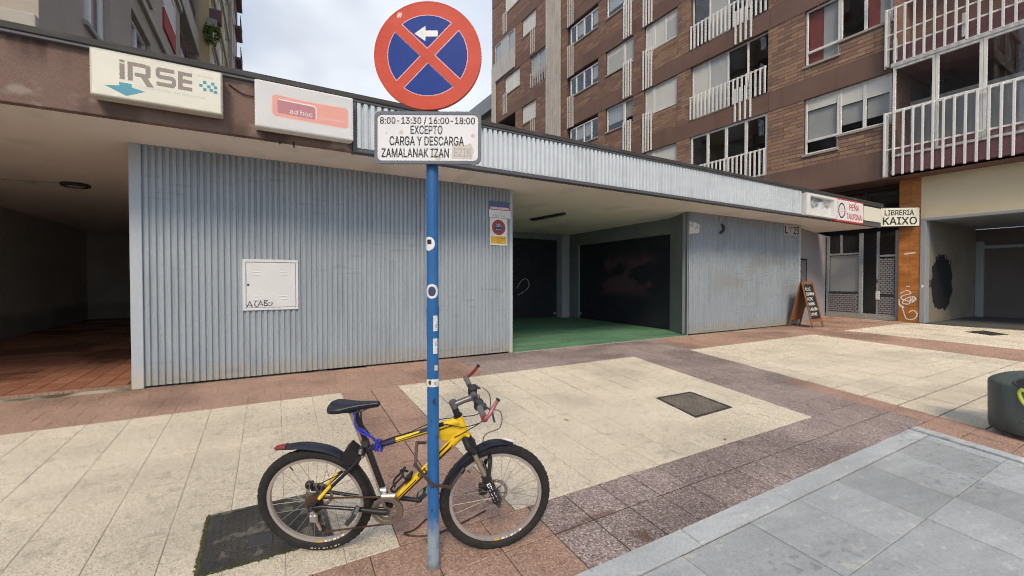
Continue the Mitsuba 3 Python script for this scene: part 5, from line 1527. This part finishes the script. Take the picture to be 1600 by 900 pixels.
add('gusset', BF(tm(trimesh.convex.convex_hull(np.array([TT1 + [-0.17, s * .006, -0.085] for s in (-1, 1)] + [TT1 + [0, s * .018, -0.01] for s in (-1, 1)] + [DT1 + [0, s * .020, 0.0] for s in (-1, 1)] + [DT1 + [-0.10, s * .006, -0.06] for s in (-1, 1)])))), 'frame_yellow', bike)
def strip_on(p0, p1, r0, r1, angs, w, t0, t1, lift=0.0008):
    """thin painted stripes lying on a tube"""
    ax_ = (p1 - p0) / np.linalg.norm(p1 - p0); up_ = np.cross(ax_, [0, 1, 0]); up_ /= np.linalg.norm(up_)
    if up_[2] < 0:
        up_ = -up_
    out = []
    for a in angs:
        vs, fs = [], []
        for i in range(9):
            t = t0 + (t1 - t0) * i / 8
            r = r0 + (r1 - r0) * t + lift
            c = p0 + (p1 - p0) * t
            for da in (-w, w):
                b = a + da / r
                vs.append(c + r * (np.array([0, 1, 0]) * math.cos(b) + up_ * math.sin(b)))
        for i in range(8):
            fs += [[2 * i, 2 * i + 1, 2 * i + 3], [2 * i, 2 * i + 3, 2 * i + 2]]
        out.append((np.array(vs), np.array(fs)))
    return cat(out)
for a_, w_ in ((-0.28, .0028), (0.80, .0125)):
    add('stripe', BF(strip_on(lerp(TT0, TT1, .30), TT1, .0176, .0250, [a_], w_, 0.02, 0.78 if a_ > 0 else 0.92)), 'frame_black', tt)
for a_, w_, t0, t1 in ((0.05, .0022, 0.02, 0.34), (-0.75, .009, 0.0, 0.6), (-0.35, .006, 0.62, 0.90), (0.62, .004, 0.62, 0.88)):
    add('stripe', BF(strip_on(DT0, DT1, .0207, .0262, [a_], w_, t0, t1, 0.0015)), 'frame_black', dk)
dax = (DT1 - DT0) / np.linalg.norm(DT1 - DT0)
q0 = lerp(DT0, DT1, .36)
lfm = Frame(tuple(q0 + np.array([0, 0.0222, 0])), tuple(dax), tuple(np.cross(dax, np.array([0, 1.0, 0]))), (0, 1, 0))
for i, ch in enumerate('STR'):
    tx = text(ch, 0.030, 0.030, 0.0012, True)
    add('letter', BF(lfm(shift(tx, x=0.01 + i * 0.042, y=-0.015, z=0.0))), 'frame_black', dk)
for s in (-1, 1):
    ra = RH + np.array([0, s * 0.062, 0])
    add('chainstay', BF(bt([BB + [-0.01, s * 0.03, -0.005], BB + [-0.15, s * 0.052, 0.012], ra + [0.06, 0, 0.004], ra], [0.013, 0.011, 0.010, 0.010])), 'frame_black', bike, smooth=40)
    ss = add('seatstay', BF(bt([ST + [-0.004, s * 0.018, -0.045], ST + [-0.06, s * 0.045, -0.11], ra + [0.04, 0, 0.05], ra], [0.010, 0.010, 0.009, 0.009])), 'frame_black', bike, smooth=40)
    add('yellow_band', BF(bt([ra + np.array([0.045, 0, 0.055]), ra + np.array([0.115, -s * 0.006, 0.133])], [0.0102, 0.0106])), 'frame_yellow', ss, smooth=40)
    add('dropout', BF(cham(RH[0] - .022, RH[0] + .022, s * .062 - .003, s * .062 + .003, RH[2] - .03, RH[2] + .022, .002)), 'frame_black', bike)
add('seat_collar', BF(cyl(ST - [0, 0, 0.012], ST + np.array([-0.006, 0, 0.018]), 0.0225, 18)), 'dark_metal', bike, smooth=40)
SP1 = np.array([0.258, 0, 0.892])
add('seatpost', BF(cat([cyl(ST, SP1, 0.0142, 16), cham(SP1[0] - .03, SP1[0] + .03, -.022, .022, SP1[2] - .012, SP1[2] + .012, .006)])), 'plastic_black', bike, smooth=40)
# saddle: swept cross-sections
prof = [(0.118, 0.030, 0.915, 0.022), (0.128, 0.058, 0.928, 0.032), (0.155, 0.070, 0.938, 0.036), (0.195, 0.066, 0.937, 0.036), (0.240, 0.046, 0.932, 0.032), (0.290, 0.030, 0.930, 0.027), (0.345, 0.022, 0.933, 0.023), (0.388, 0.017, 0.934, 0.018), (0.398, 0.008, 0.930, 0.010)]
vs, fs = [], []
nn = 20
for x, hw, z, th in prof:
    for i in range(nn):
        a = 2 * math.pi * i / nn
        cx_, sx_ = math.cos(a), math.sin(a)
        y = hw * math.copysign(abs(cx_) ** 0.8, cx_)
        zz = z + (0.010 * sx_ if sx_ > 0 else th * 1.25 * sx_) - 0.5 * th * (abs(y) / 0.07) ** 2 * (1 if hw > 0.04 else 0.3)
        vs.append((x, y, zz))
for i in range(len(prof) - 1):
    for j in range(nn):
        q, r_ = i * nn + j, i * nn + (j + 1) % nn
        fs += [[q, r_, r_ + nn], [q, r_ + nn, q + nn]]
vs += [(prof[0][0] - .004, 0, prof[0][2]), (prof[-1][0] + .003, 0, prof[-1][2])]
for j in range(nn):
    fs += [[len(vs) - 2, (j + 1) % nn, j], [len(vs) - 1, (len(prof) - 1) * nn + j, (len(prof) - 1) * nn + (j + 1) % nn]]
sd_ = add('saddle', BF((np.array(vs), np.array(fs))), 'plastic_navy', bike, smooth=True)
for s in (-1, 1):
    add('saddle_rail', BF(bt(bez([(0.16, s * .028, 0.905), (0.20, s * .022, 0.890), (0.29, s * .022, 0.892), (0.35, s * .010, 0.915)], 16), 0.004, 8)), 'dark_metal', sd_, smooth=40)
# fork, stem and bars (steered)
axf = (FH - np.array([0.896, 0, 0.682])); axf /= np.linalg.norm(axf)
CR = np.array([0.896, 0, 0.682])
add('fork_crown', BF(steer(cat([tm(trimesh.convex.convex_hull(np.vstack([tube([CR + [-.02, s * .062, .012], CR + [.022, s * .062, -.03]], .021, 10)[0] for s in (-1, 1)] + [tube([CR + [-.03, -.02, .035], CR + [-.03, .02, .035]], .02, 8)[0]]))), cyl(HB - sax * 0.03, HB - sax * 0.003, 0.027, 20)]))), 'plastic_black', bike, smooth=30)
for s in (-1, 1):
    o = np.array([0, s * 0.062, 0])
    mid = lerp(CR, FH, .52)
    st_ = add('fork_leg', BF(steer(bt([mid + o + (CR - mid) * 0.06, lerp(CR, FH, .6) + o, lerp(CR, FH, .92) + o, FH + o + [0.0, 0, 0.0], FH + o + axf * 0.018], [0.0215, 0.0205, 0.0185, 0.016, 0.013]))), 'plastic_black', bike, smooth=40)
    add('stanchion', BF(steer(bt([CR + o, mid + o], [0.0148, 0.0148]))), 'stanchion', st_, smooth=40)
    if s == 1:
        lx = axf; q0 = lerp(CR, FH, .60) + np.array([0, 0.062 + 0.0203, 0])
        lf_ = Frame(tuple(q0), tuple(lx), tuple(np.cross(lx, np.array([0, 1.0, 0]))), (0, 1, 0))
        for i, ch in enumerate('EPICON'):
            t = text(ch, 0.017 if ch != 'I' else 0.006, 0.020, 0.0015, True)
            v = np.asarray(t[0])
            add('letter', BF(steer(lf_((np.c_[v[:, 0] + 0.003 + i * 0.0215, v[:, 1] - 0.010, v[:, 2] - 0.0016 - 0.004 * i / 5], t[1])))), 'white_print', st_)
add('fork_brace', BF(steer(bt(bez([(mid + [0.02, -.062, 0.01]), lerp(CR, FH, .40) + [0.05, -0.04, 0.045], lerp(CR, FH, .40) + [0.05, 0.04, 0.045], (mid + [0.02, .062, 0.01])], 18), 0.012, 8))), 'plastic_black', bike, smooth=40)
add('front_caliper', BF(steer(cham(FH[0] - .095, FH[0] - .045, -.075, -.03, FH[2] - .005, FH[2] + .06, .008))), 'plastic_black', bike)
add('rear_caliper', BF(cat([cham(-0.075, -0.03, -.07, -.032, RH[2] + .045, RH[2] + .085, .008), cham(-0.05, 0.05, -.062, -.05, RH[2] + .02, RH[2] + .055, .006)])), 'plastic_black', bike)
add('axle_nut', BF(steer(cat([cyl(FH + [0, .06, 0], FH + [0, .095, 0], 0.011, 12)]))), 'dark_metal', bike, smooth=40)
add('skewer', BF(cat([cyl(RH + [0, .06, 0], RH + [0, .08, 0], 0.010, 12)])), 'dark_metal', bike, smooth=40)
SM = np.array([0.806, 0, 0.922]); BC = np.array([0.924, 0, 0.955])
add('headset_spacers', BF(cat([cyl(HT + sax * 0.004, HT + sax * 0.012, 0.026, 20), cyl(HT + sax * 0.0125, HT + sax * 0.055, 0.0185, 18)])), 'plastic_black', bike, smooth=40)
add('stem', BF(steer(cat([cyl(SM - sax * 0.024, SM + sax * 0.022, 0.0205, 18), tube([SM + [0.008, 0, 0], lerp(SM, BC, .5), BC], [0.0185, 0.016, 0.0175], 14), cyl(BC + [0, -.024, 0], BC + [0, .024, 0], 0.0215, 18)]))), 'stem_grey', bike, smooth=40)
NE, FE = BC + np.array([0.012, 0.295, 0.004]), BC + np.array([-0.012, -0.295, 0.004])
add('handlebar', BF(steer(bt([NE, lerp(NE, BC, .6), BC, lerp(FE, BC, .6), FE], 0.0115, 12))), 'plastic_black', bike, smooth=40)
dd = (NE - FE) / np.linalg.norm(NE - FE)
for s, e in ((1, NE), (-1, FE)):
    add('grip', BF(steer(cat([bt([e - dd * s * 0.125, e - dd * s * 0.11, e - dd * s * 0.02, e - dd * s * 0.004], [0.0165, 0.0158, 0.0158, 0.0175], 14)]))), 'grip_grey', bike, smooth=40)
    be = add('bar_end', BF(steer(cat([bt(bez([e + dd * s * 0.004, e + dd * s * 0.012 + [0.018, 0, 0.012], e - dd * s * 0.006 + [0.048, 0, 0.048], e - dd * s * 0.014 + [0.072, 0, 0.080]], 15), [0.0125] * 4 + [0.0098] * 9 + [0.009] * 3)]))), 'pink_alloy' if s == 1 else 'red_anodised', bike, smooth=40)
    add('end_plug', BF(steer(cyl(e - dd * s * 0.014 + np.array([0.071, 0, 0.079]), e - dd * s * 0.015 + np.array([0.077, 0, 0.087]), 0.0118, 12))), 'plastic_black', be, smooth=40)
    add('clamp_ring', BF(steer(cyl(e - dd * s * 0.006, e + dd * s * 0.014, 0.0175, 16))), 'red_anodised', be, smooth=40)
    lv_ = e - dd * s * 0.15
    add('brake_lever', BF(steer(cat([cham(lv_[0] - .004, lv_[0] + .04, lv_[1] - .02, lv_[1] + .02, lv_[2] - .022, lv_[2] + .012, .006), bt(bez([lv_ + [0.030, 0, -0.008], lv_ + dd * s * 0.02 + [0.062, 0, -0.020], lv_ + dd * s * 0.085 + [0.060, 0, -0.035], lv_ + dd * s * 0.12 + [0.058, 0, -0.040]], 14), 0.0055, 8)]))), 'dark_metal', bike, smooth=40)
    sh_ = e - dd * s * 0.195
    add('shifter', BF(steer(cat([cham(sh_[0] - .018, sh_[0] + .032, sh_[1] - .026, sh_[1] + .02, sh_[2] - .040, sh_[2] + .018, .01)]))), 'plastic_black', bike)
# cables
E1 = lambda p: np.asarray(p, float)
cb = [[BC + [0.03, 0.12, -0.02], BC + [0.13, 0.10, -0.06], BC + [0.135, 0.06, -0.17], CR + [0.075, 0.055, 0.06], lerp(CR, FH, .35) + [0.03, -0.05, 0.0], FH + [-0.07, -0.055, 0.06]],
      [BC + [0.03, 0.10, -0.03], BC + [0.05, 0.05, -0.11], HT + [0.03, 0.035, -0.045], HT + [-0.08, 0.028, -0.03], TT1 + [-0.16, 0.024, -0.035]],
      [BC + [0.02, -0.12, -0.03], BC + [0.03, -0.03, -0.10], HT + [0.02, -0.035, -0.02], HT + [-0.12, -0.02, -0.03], lerp(TT0, TT1, .5) + [0, 0.0, 0.024]],
      [lerp(TT0, TT1, .5) + [0, 0.004, 0.024], lerp(TT0, TT1, .2) + [0, 0.006, 0.024], ST + [0.03, 0.02, -0.02], ST + [-0.07, 0.045, -0.12], RH + [0.02, 0.02, 0.11]],
      [BC + [0.035, -0.16, 0.0], BC + [0.085, -0.09, -0.03], BC + [0.07, 0.02, -0.10], HT + [0.035, 0.03, -0.08], DT1 + [-0.05, 0.034, -0.02]]]
for c in cb:
    add('brake_cable', BF(steer(bt(bez(c, 30), 0.0026, 6)) if c is cb[0] else bt(bez(c, 30), 0.0026, 6)), 'cable_black', bike, smooth=40)
# drivetrain
def ringplate(ro, ri, teeth, th, arms=0):
    pts = []
    for i in range(teeth * 4):
        a = 2 * math.pi * i / (teeth * 4)
        r = ro + (0.004 if i % 4 in (0, 1) else 0.0)
        pts.append((r * math.cos(a), r * math.sin(a)))
    P = Polygon(pts).difference(Point(0, 0).buffer(ri, 24))
    for i in range(arms):
        P = P.union(affinity.rotate(sbox(-0.008, 0.0, 0.008, ri + 0.004), 360 / arms * i + 20, origin=(0, 0)))
    if arms:
        P = P.union(Point(0, 0).buffer(0.02)).buffer(0)
    m = extr(P, th)
    return np.c_[m[0][:, 0], m[0][:, 2], m[0][:, 1]], m[1][:, ::-1]
cr = add('chainring', BF(shift(ringplate(0.088, 0.070, 42, 0.003, 4), BB[0], 0.052, BB[2])), 'chainring_metal', bike, label='outer chainring')
add('chainring', BF(shift(ringplate(0.068, 0.052, 32, 0.003), BB[0], 0.043, BB[2])), 'chainring_metal', bike)
add('crank_axle', BF(cyl(BB + [0, -.075, 0], BB + [0, .07, 0], 0.016, 16)), 'dark_metal', bike, smooth=40)
ca = math.radians(167)
for s, ang in ((1, ca), (-1, ca + math.pi)):
    tip = BB + np.array([0.172 * math.cos(ang), s * 0.080, 0.172 * math.sin(ang)])
    add('crank_arm', BF(tube([BB + [0, s * 0.066, 0], lerp(BB + [0, s * 0.068, 0], tip, .15), lerp(BB + [0, s * .07, 0], tip, .9), tip, tip + (tip - BB) * np.array([.05, 0, .05])], [0.018, 0.0165, 0.0125, 0.0135, 0.008], 12)), 'plastic_black' if s == 1 else 'frame_black', bike, smooth=40)
    pc_ = tip + np.array([0, s * 0.055, 0])
    tl = 0.9 if s == 1 else 0.7
    cT, sT = math.cos(tl), math.sin(tl)
    pf_ = Frame(tuple(pc_), (cT, 0, sT), (0, 1, 0), (-sT, 0, cT))
    pd = add('pedal', BF(pf_(cat([cham(-.040, -.030, -.04, .04, -.012, .012, .003), cham(.030, .040, -.04, .04, -.012, .012, .003), cham(-.0295, .0295, -.04, -.03, -.012, .012, .003), cham(-.0295, .0295, .03, .04, -.012, .012, .003), cham(-.02, .02, -.0295, .0295, -.010, .010, .004)]))), 'dark_metal', bike)
    add('pedal_axle', BF(cyl(tip, pc_ + [0, s * .02, 0], 0.0075, 10)), 'dark_metal', pd, smooth=40)
    add('clip_plate', BF(pf_(cham(-.018, .018, -.022, .022, .0105, .014, .002))), 'alloy', pd)
    add('reflector', BF(pf_(cat([cham(.0402, .044, -.028, .028, -.008, .008, .002)]))), 'alloy', pd)
for i, (r_, y) in enumerate(((0.052, 0.030), (0.045, 0.034), (0.038, 0.038), (0.031, 0.042), (0.025, 0.046))):
    add('sprocket', BF(shift(ringplate(r_, 0.018, int(r_ * 480), 0.002), RH[0], y, RH[2])), 'chain_rust', bike)
J1, J2 = RH + np.array([0.012, 0.042, -0.085]), RH + np.array([0.035, 0.042, -0.155])
add('rear_derailleur', BF(cat([cham(RH[0] - .012, RH[0] + .03, .058, .085, RH[2] - .085, RH[2] - .035, .008), tube([RH + [0.0, .07, -.02], RH + [0.018, .075, -.06], J1 + [0, .02, 0]], [.012, .014, .010], 10), tube([J1 + [0, .012, 0], J2 + [0, .012, 0]], [.009, .008], 8)])), 'alloy', bike, smooth=35)
for j_ in (J1, J2):
    add('jockey_wheel', BF(shift(ringplate(0.022, 0.006, 11, 0.006), j_[0], j_[1] - .003, j_[2])), 'plastic_black', bike)
ch = [BB + np.array([0.090 * math.cos(a), 0.050, 0.090 * math.sin(a)]) for a in np.linspace(math.radians(97), math.radians(-97), 18)]
low_ = bez([ch[-1], lerp(ch[-1], J2, .5) + [0, 0, -0.012], J2 + [0.005, 0.004, -0.022]], 16)[1:]
wrap = [J2 + [-0.022, 0, 0.0], lerp(J1, J2, .5) + [0.008, 0, 0], J1 + [0.022, 0, 0.0], J1 + [0.0, 0, 0.022]]
cass = [RH + np.array([0.040 * math.cos(a), 0.038, 0.040 * math.sin(a)]) for a in np.linspace(math.radians(250), math.radians(92), 10)]
path = np.vstack([ch, low_, wrap, cass, [ch[0]]])
lens_ = np.r_[0, np.cumsum(np.linalg.norm(np.diff(path, axis=0), axis=1))]
lk = []
for i, dist_ in enumerate(np.arange(0, lens_[-1] - 0.006, 0.0127)):
    a = np.array([np.interp(dist_, lens_, path[:, k_]) for k_ in range(3)]); b = np.array([np.interp(dist_ + 0.0127, lens_, path[:, k_]) for k_ in range(3)])
    d_ = b - a; L_ = np.linalg.norm(d_); d_ /= L_; u_ = np.cross(d_, [0, 1, 0])
    w2 = 0.0036 if i % 2 else 0.0026
    lk.append(Frame(tuple((a + b) / 2), tuple(d_), (0, 1, 0), tuple(-u_))(box(-L_ * 0.62, L_ * 0.62, -w2, w2, -0.0042, 0.0042)))
add('chain', BF(cat(lk)), 'chain_rust', bike, kind='stuff')
add('front_derailleur', BF(cat([cham(BB[0] - .03, BB[0] + .055, .036, .06, BB[2] + .082, BB[2] + .105, .006), cham(BB[0] - .045, BB[0] + .0, .0, .035, BB[2] + .095, BB[2] + .125, .008)])), 'alloy', bike)
add('bottom_bracket', BF(cyl(BB + [0, -.036, 0], BB + [0, .036, 0], 0.026, 20)), 'frame_black', bike, smooth=40)
# mudguards
def guard(pts, widths, m, tr, name, label=None, crown=0.35):
    p = bez([(a, 0, b) for a, b in pts], 48); n = len(p)
    wv = np.interp(np.linspace(0, 1, n), np.linspace(0, 1, len(widths)), widths)
    t = np.gradient(p, axis=0); t /= np.linalg.norm(t, axis=1, keepdims=True)
    nr = np.c_[t[:, 2], np.zeros(n), -t[:, 0]]
    nr[nr[:, 2] < 0] *= 1
    vs, fs = [], []
    K = 9
    for s_, off in ((1, 0.0), (-1, 0.0035)):
        for i in range(n):
            for j in range(K):
                c_ = -1 + 2 * j / (K - 1)
                vs.append(p[i] + np.array([0, c_ * wv[i], 0]) - np.array([0, 0, 0]) + nrm_(p, i) * (-crown * wv[i] * c_ * c_ - off))
    B = n * K
    for i in range(n - 1):
        for j in range(K - 1):
            q = i * K + j
            fs += [[q, q + 1, q + K + 1], [q, q + K + 1, q + K], [B + q, B + q + K + 1, B + q + 1], [B + q, B + q + K, B + q + K + 1]]
        for q, r_ in ((i * K, (i + 1) * K), ((i + 1) * K + K - 1, i * K + K - 1)):
            fs += [[q, r_, B + r_], [q, B + r_, B + q]]
    for i in (0, n - 1):
        for j in range(K - 1):
            q = i * K + j
            fs += [[q, B + q, B + q + 1], [q, B + q + 1, q + 1]]
    return add(name, BF(tr((np.array(vs), np.array(fs)))), m, bike, smooth=35, label=label)
def nrm_(p, i):
    t = p[min(i + 1, len(p) - 1)] - p[max(i - 1, 0)]
    v = np.array([-t[2], 0, t[0]]); v /= np.linalg.norm(v)
    return v if v[2] > -0.2 else -v
rg = guard([(-0.192, 0.672), (-0.10, 0.690), (-0.01, 0.692), (0.11, 0.664), (0.205, 0.604)], [0.020, 0.036, 0.040, 0.038, 0.03], 'plastic_navy', ident, 'rear_mudguard', 'curved dark rear mudguard with a red tip')
tip_ = add('red_tip', BF(tm(trimesh.convex.convex_hull(np.array([(-0.198, y, 0.666 + z) for y in (-.015, .015) for z in (0, .007)] + [(-0.135, y, 0.678 + z) for y in (-.027, .027) for z in (-.004, .003)] + [(-0.135, y, 0.6875) for y in (-.015, .015)])))), 'red_reflector', rg)
guard([(0.212, 0.615), (0.262, 0.532), (0.310, 0.445), (0.345, 0.340)], [0.030, 0.034, 0.034, 0.028], 'plastic_black', ident, 'inner_mudguard')
add('mudguard_clamp', BF(cat([tm(trimesh.convex.convex_hull(np.array([(x, y, z) for y in (-.036, .036) for x, z in ((0.175, 0.575), (0.265, 0.570), (0.275, 0.640), (0.225, 0.690), (0.195, 0.660))]))), cham(0.262, 0.30, -0.024, 0.024, 0.61, 0.66, .006)])), 'plastic_black', bike)
add('clamp_bolts', BF(cat([cyl((0.285, 0.02, 0.655), (0.285, 0.045, 0.655), 0.010, 10), cyl((0.295, 0.02, 0.625), (0.295, 0.040, 0.622), 0.008, 10)])), 'alloy', bike, smooth=40)
fgd = guard([(1.150, 0.652), (1.06, 0.682), (0.965, 0.668), (0.860, 0.605), (0.785, 0.525), (0.725, 0.436)], [0.018, 0.036, 0.040, 0.038, 0.036, 0.026], 'plastic_navy', steer, 'front_mudguard', 'dark front mudguard with a small white oval')
ov = affinity.scale(Point(0, 0).buffer(1), 0.030, 0.012)
ovm = extr(ov, 0.001)
add('oval_label', BF(steer(Frame((1.115, 0.0, 0.672), (0.93, 0, -0.36), (0, -1, 0), (-0.36, 0, -0.93))((np.asarray(ovm[0]) * np.array([1, 1, -1]) + np.array([0, 0, -0.004]), np.asarray(ovm[1])[:, ::-1])))), 'white_print', fgd)
# bottle cage low on the down tube
cgp = lerp(DT0, DT1, .09) + np.array([-0.045, 0, 0.045])
cgf = Frame(tuple(cgp), tuple(dax), (0, 1, 0), tuple(np.cross(dax, [0, 1, 0])))
cg = add('bottle_cage', BF(cgf(cat([cham(-0.01, 0.13, -.012, .012, -.034, -.028, .002), tube(bez([(0.0, -.02, -.02), (0.02, -.036, 0.01), (0.12, -.036, 0.015), (0.14, 0, 0.03), (0.12, .036, 0.015), (0.02, .036, 0.01), (0.0, .02, -.02)], 42), 0.006, 8), tube(bez([(0.12, -.036, -0.01), (0.12, 0, 0.034), (0.12, .036, -0.01), (0.12, 0, -.034)], 20), 0.006, 8), cham(0.09, 0.145, -.03, .03, -.036, -.02, .006)]))), 'plastic_black', bike, smooth=40)
# locks
k = whole('cable_lock', BF(cat([bt(bez([(0.270, 0.030, 0.895), (0.268, 0.036, 0.82), (0.300, 0.040, 0.775), (0.355, 0.038, 0.745), (0.390, 0.034, 0.700), (0.400, 0.030, 0.655), (0.392, -0.02, 0.645), (0.385, -0.03, 0.69), (0.378, 0.028, 0.70), (0.384, 0.033, 0.655)], 90), 0.0055, 8), bt(bez([(0.285, 0.030, 0.80), (0.345, 0.046, 0.765), (0.385, 0.040, 0.71), (0.366, 0.032, 0.66), (0.368, -0.03, 0.648), (0.37, -0.02, 0.70), (0.366, 0.034, 0.69)], 60), 0.0055, 8)])), 'cable_blue', 'thin blue cable lock looped between the saddle and the top tube of the bicycle', 'cable lock', smooth=40)
add('second_strand', BF(bt(bez([(0.300, 0.028, 0.895), (0.306, 0.036, 0.83), (0.345, 0.042, 0.765), (0.375, 0.040, 0.72)], 30), 0.0045, 8)), 'cable_black', k, smooth=40)
# folding lock round the post: flat links joined by pins
pz = lambda a, b, z: np.array([PXY[0], PXY[1], z]) + RR * a + NN * b
W3 = [pz(-0.098, -0.03, 0.678), pz(-0.095, 0.02, 0.580), pz(0.0, 0.046, 0.482), pz(0.104, 0.030, 0.461), pz(0.152, -0.02, 0.520)]
fl = thing('folding_lock', 'rusty brown folding lock linking the bicycle frame to the blue post', 'bicycle lock')
for a, b in zip(W3[:-1], W3[1:]):
    d_ = b - a; L_ = np.linalg.norm(d_); d_ /= L_
    s_ = np.cross(d_, NN); s_ /= np.linalg.norm(s_); n_ = np.cross(s_, d_)
    add('link', Frame(tuple((a + b) / 2), tuple(d_), tuple(s_), tuple(np.cross(d_, s_)))(cham(-L_ / 2 - .010, L_ / 2 + .010, -.0085, .0085, -.004, .004, .003)), 'lock_brown', fl)
add('link', Frame(tuple((W3[0] + pz(-0.05, -0.04, 0.688)) / 2), tuple(RR), (0, 0, 1), tuple(-np.cross((0, 0, 1), RR)))(cham(-.030, .030, -.008, .008, -.004, .004, .003)), 'lock_brown', fl)
add('lock_body', tube([W3[-1], lerp(W3[-1], W3[-2], -0.30)], 0.014, 14), 'plastic_black', fl, smooth=40)
for q in W3[1:-1]:
    add('pin', Frame(tuple(q), tuple(RR), tuple(-np.cross(RR, NN)), tuple(NN))(cyl((0, 0, -.008), (0, 0, .008), .010, 12)), 'dark_metal', fl, smooth=40)
whole('wire', cat([tube(bez([(1.36, 2.66, 0.006), (1.15, 2.60, 0.006), (0.98, 2.575, 0.006), (0.86, 2.60, 0.006), (0.79, 2.675, 0.006), (0.86, 2.685, 0.006), (0.97, 2.745, 0.02), (1.04, 2.74, 0.006)], 60), 0.0055, 6)]), 'lock_brown', 'thin rusty wire lying on the tiles behind the blue post and front wheel', 'wire', smooth=40)

lfp = Polygon([(0, 0), (0.018, 0.012), (0.04, 0.014), (0.062, 0.004), (0.075, -0.004), (0.055, -0.014), (0.03, -0.016), (0.012, -0.01)])
lm_ = extr(lfp, 0.0012); lvv = np.asarray(lm_[0]).copy(); lvv[:, 2] += 0.004 + 4.0 * (lvv[:, 1]) ** 2 + 0.006 * np.sin(lvv[:, 0] * 60)
for i, (x_, y_, a_) in enumerate(((4.02, 2.63, 0.6), (3.05, 3.9, 2.0))):
    c_, s_ = math.cos(a_), math.sin(a_)
    whole('dry_leaf', Frame((x_, y_, 0.001), (c_, s_, 0), (-s_, c_, 0), (0, 0, 1))((lvv, lm_[1])), 'wood_board', ('curled brown dry leaf at the street edge of the middle cream paving field', 'small brown dry leaf in the middle of the cream paving field')[i], 'leaf')
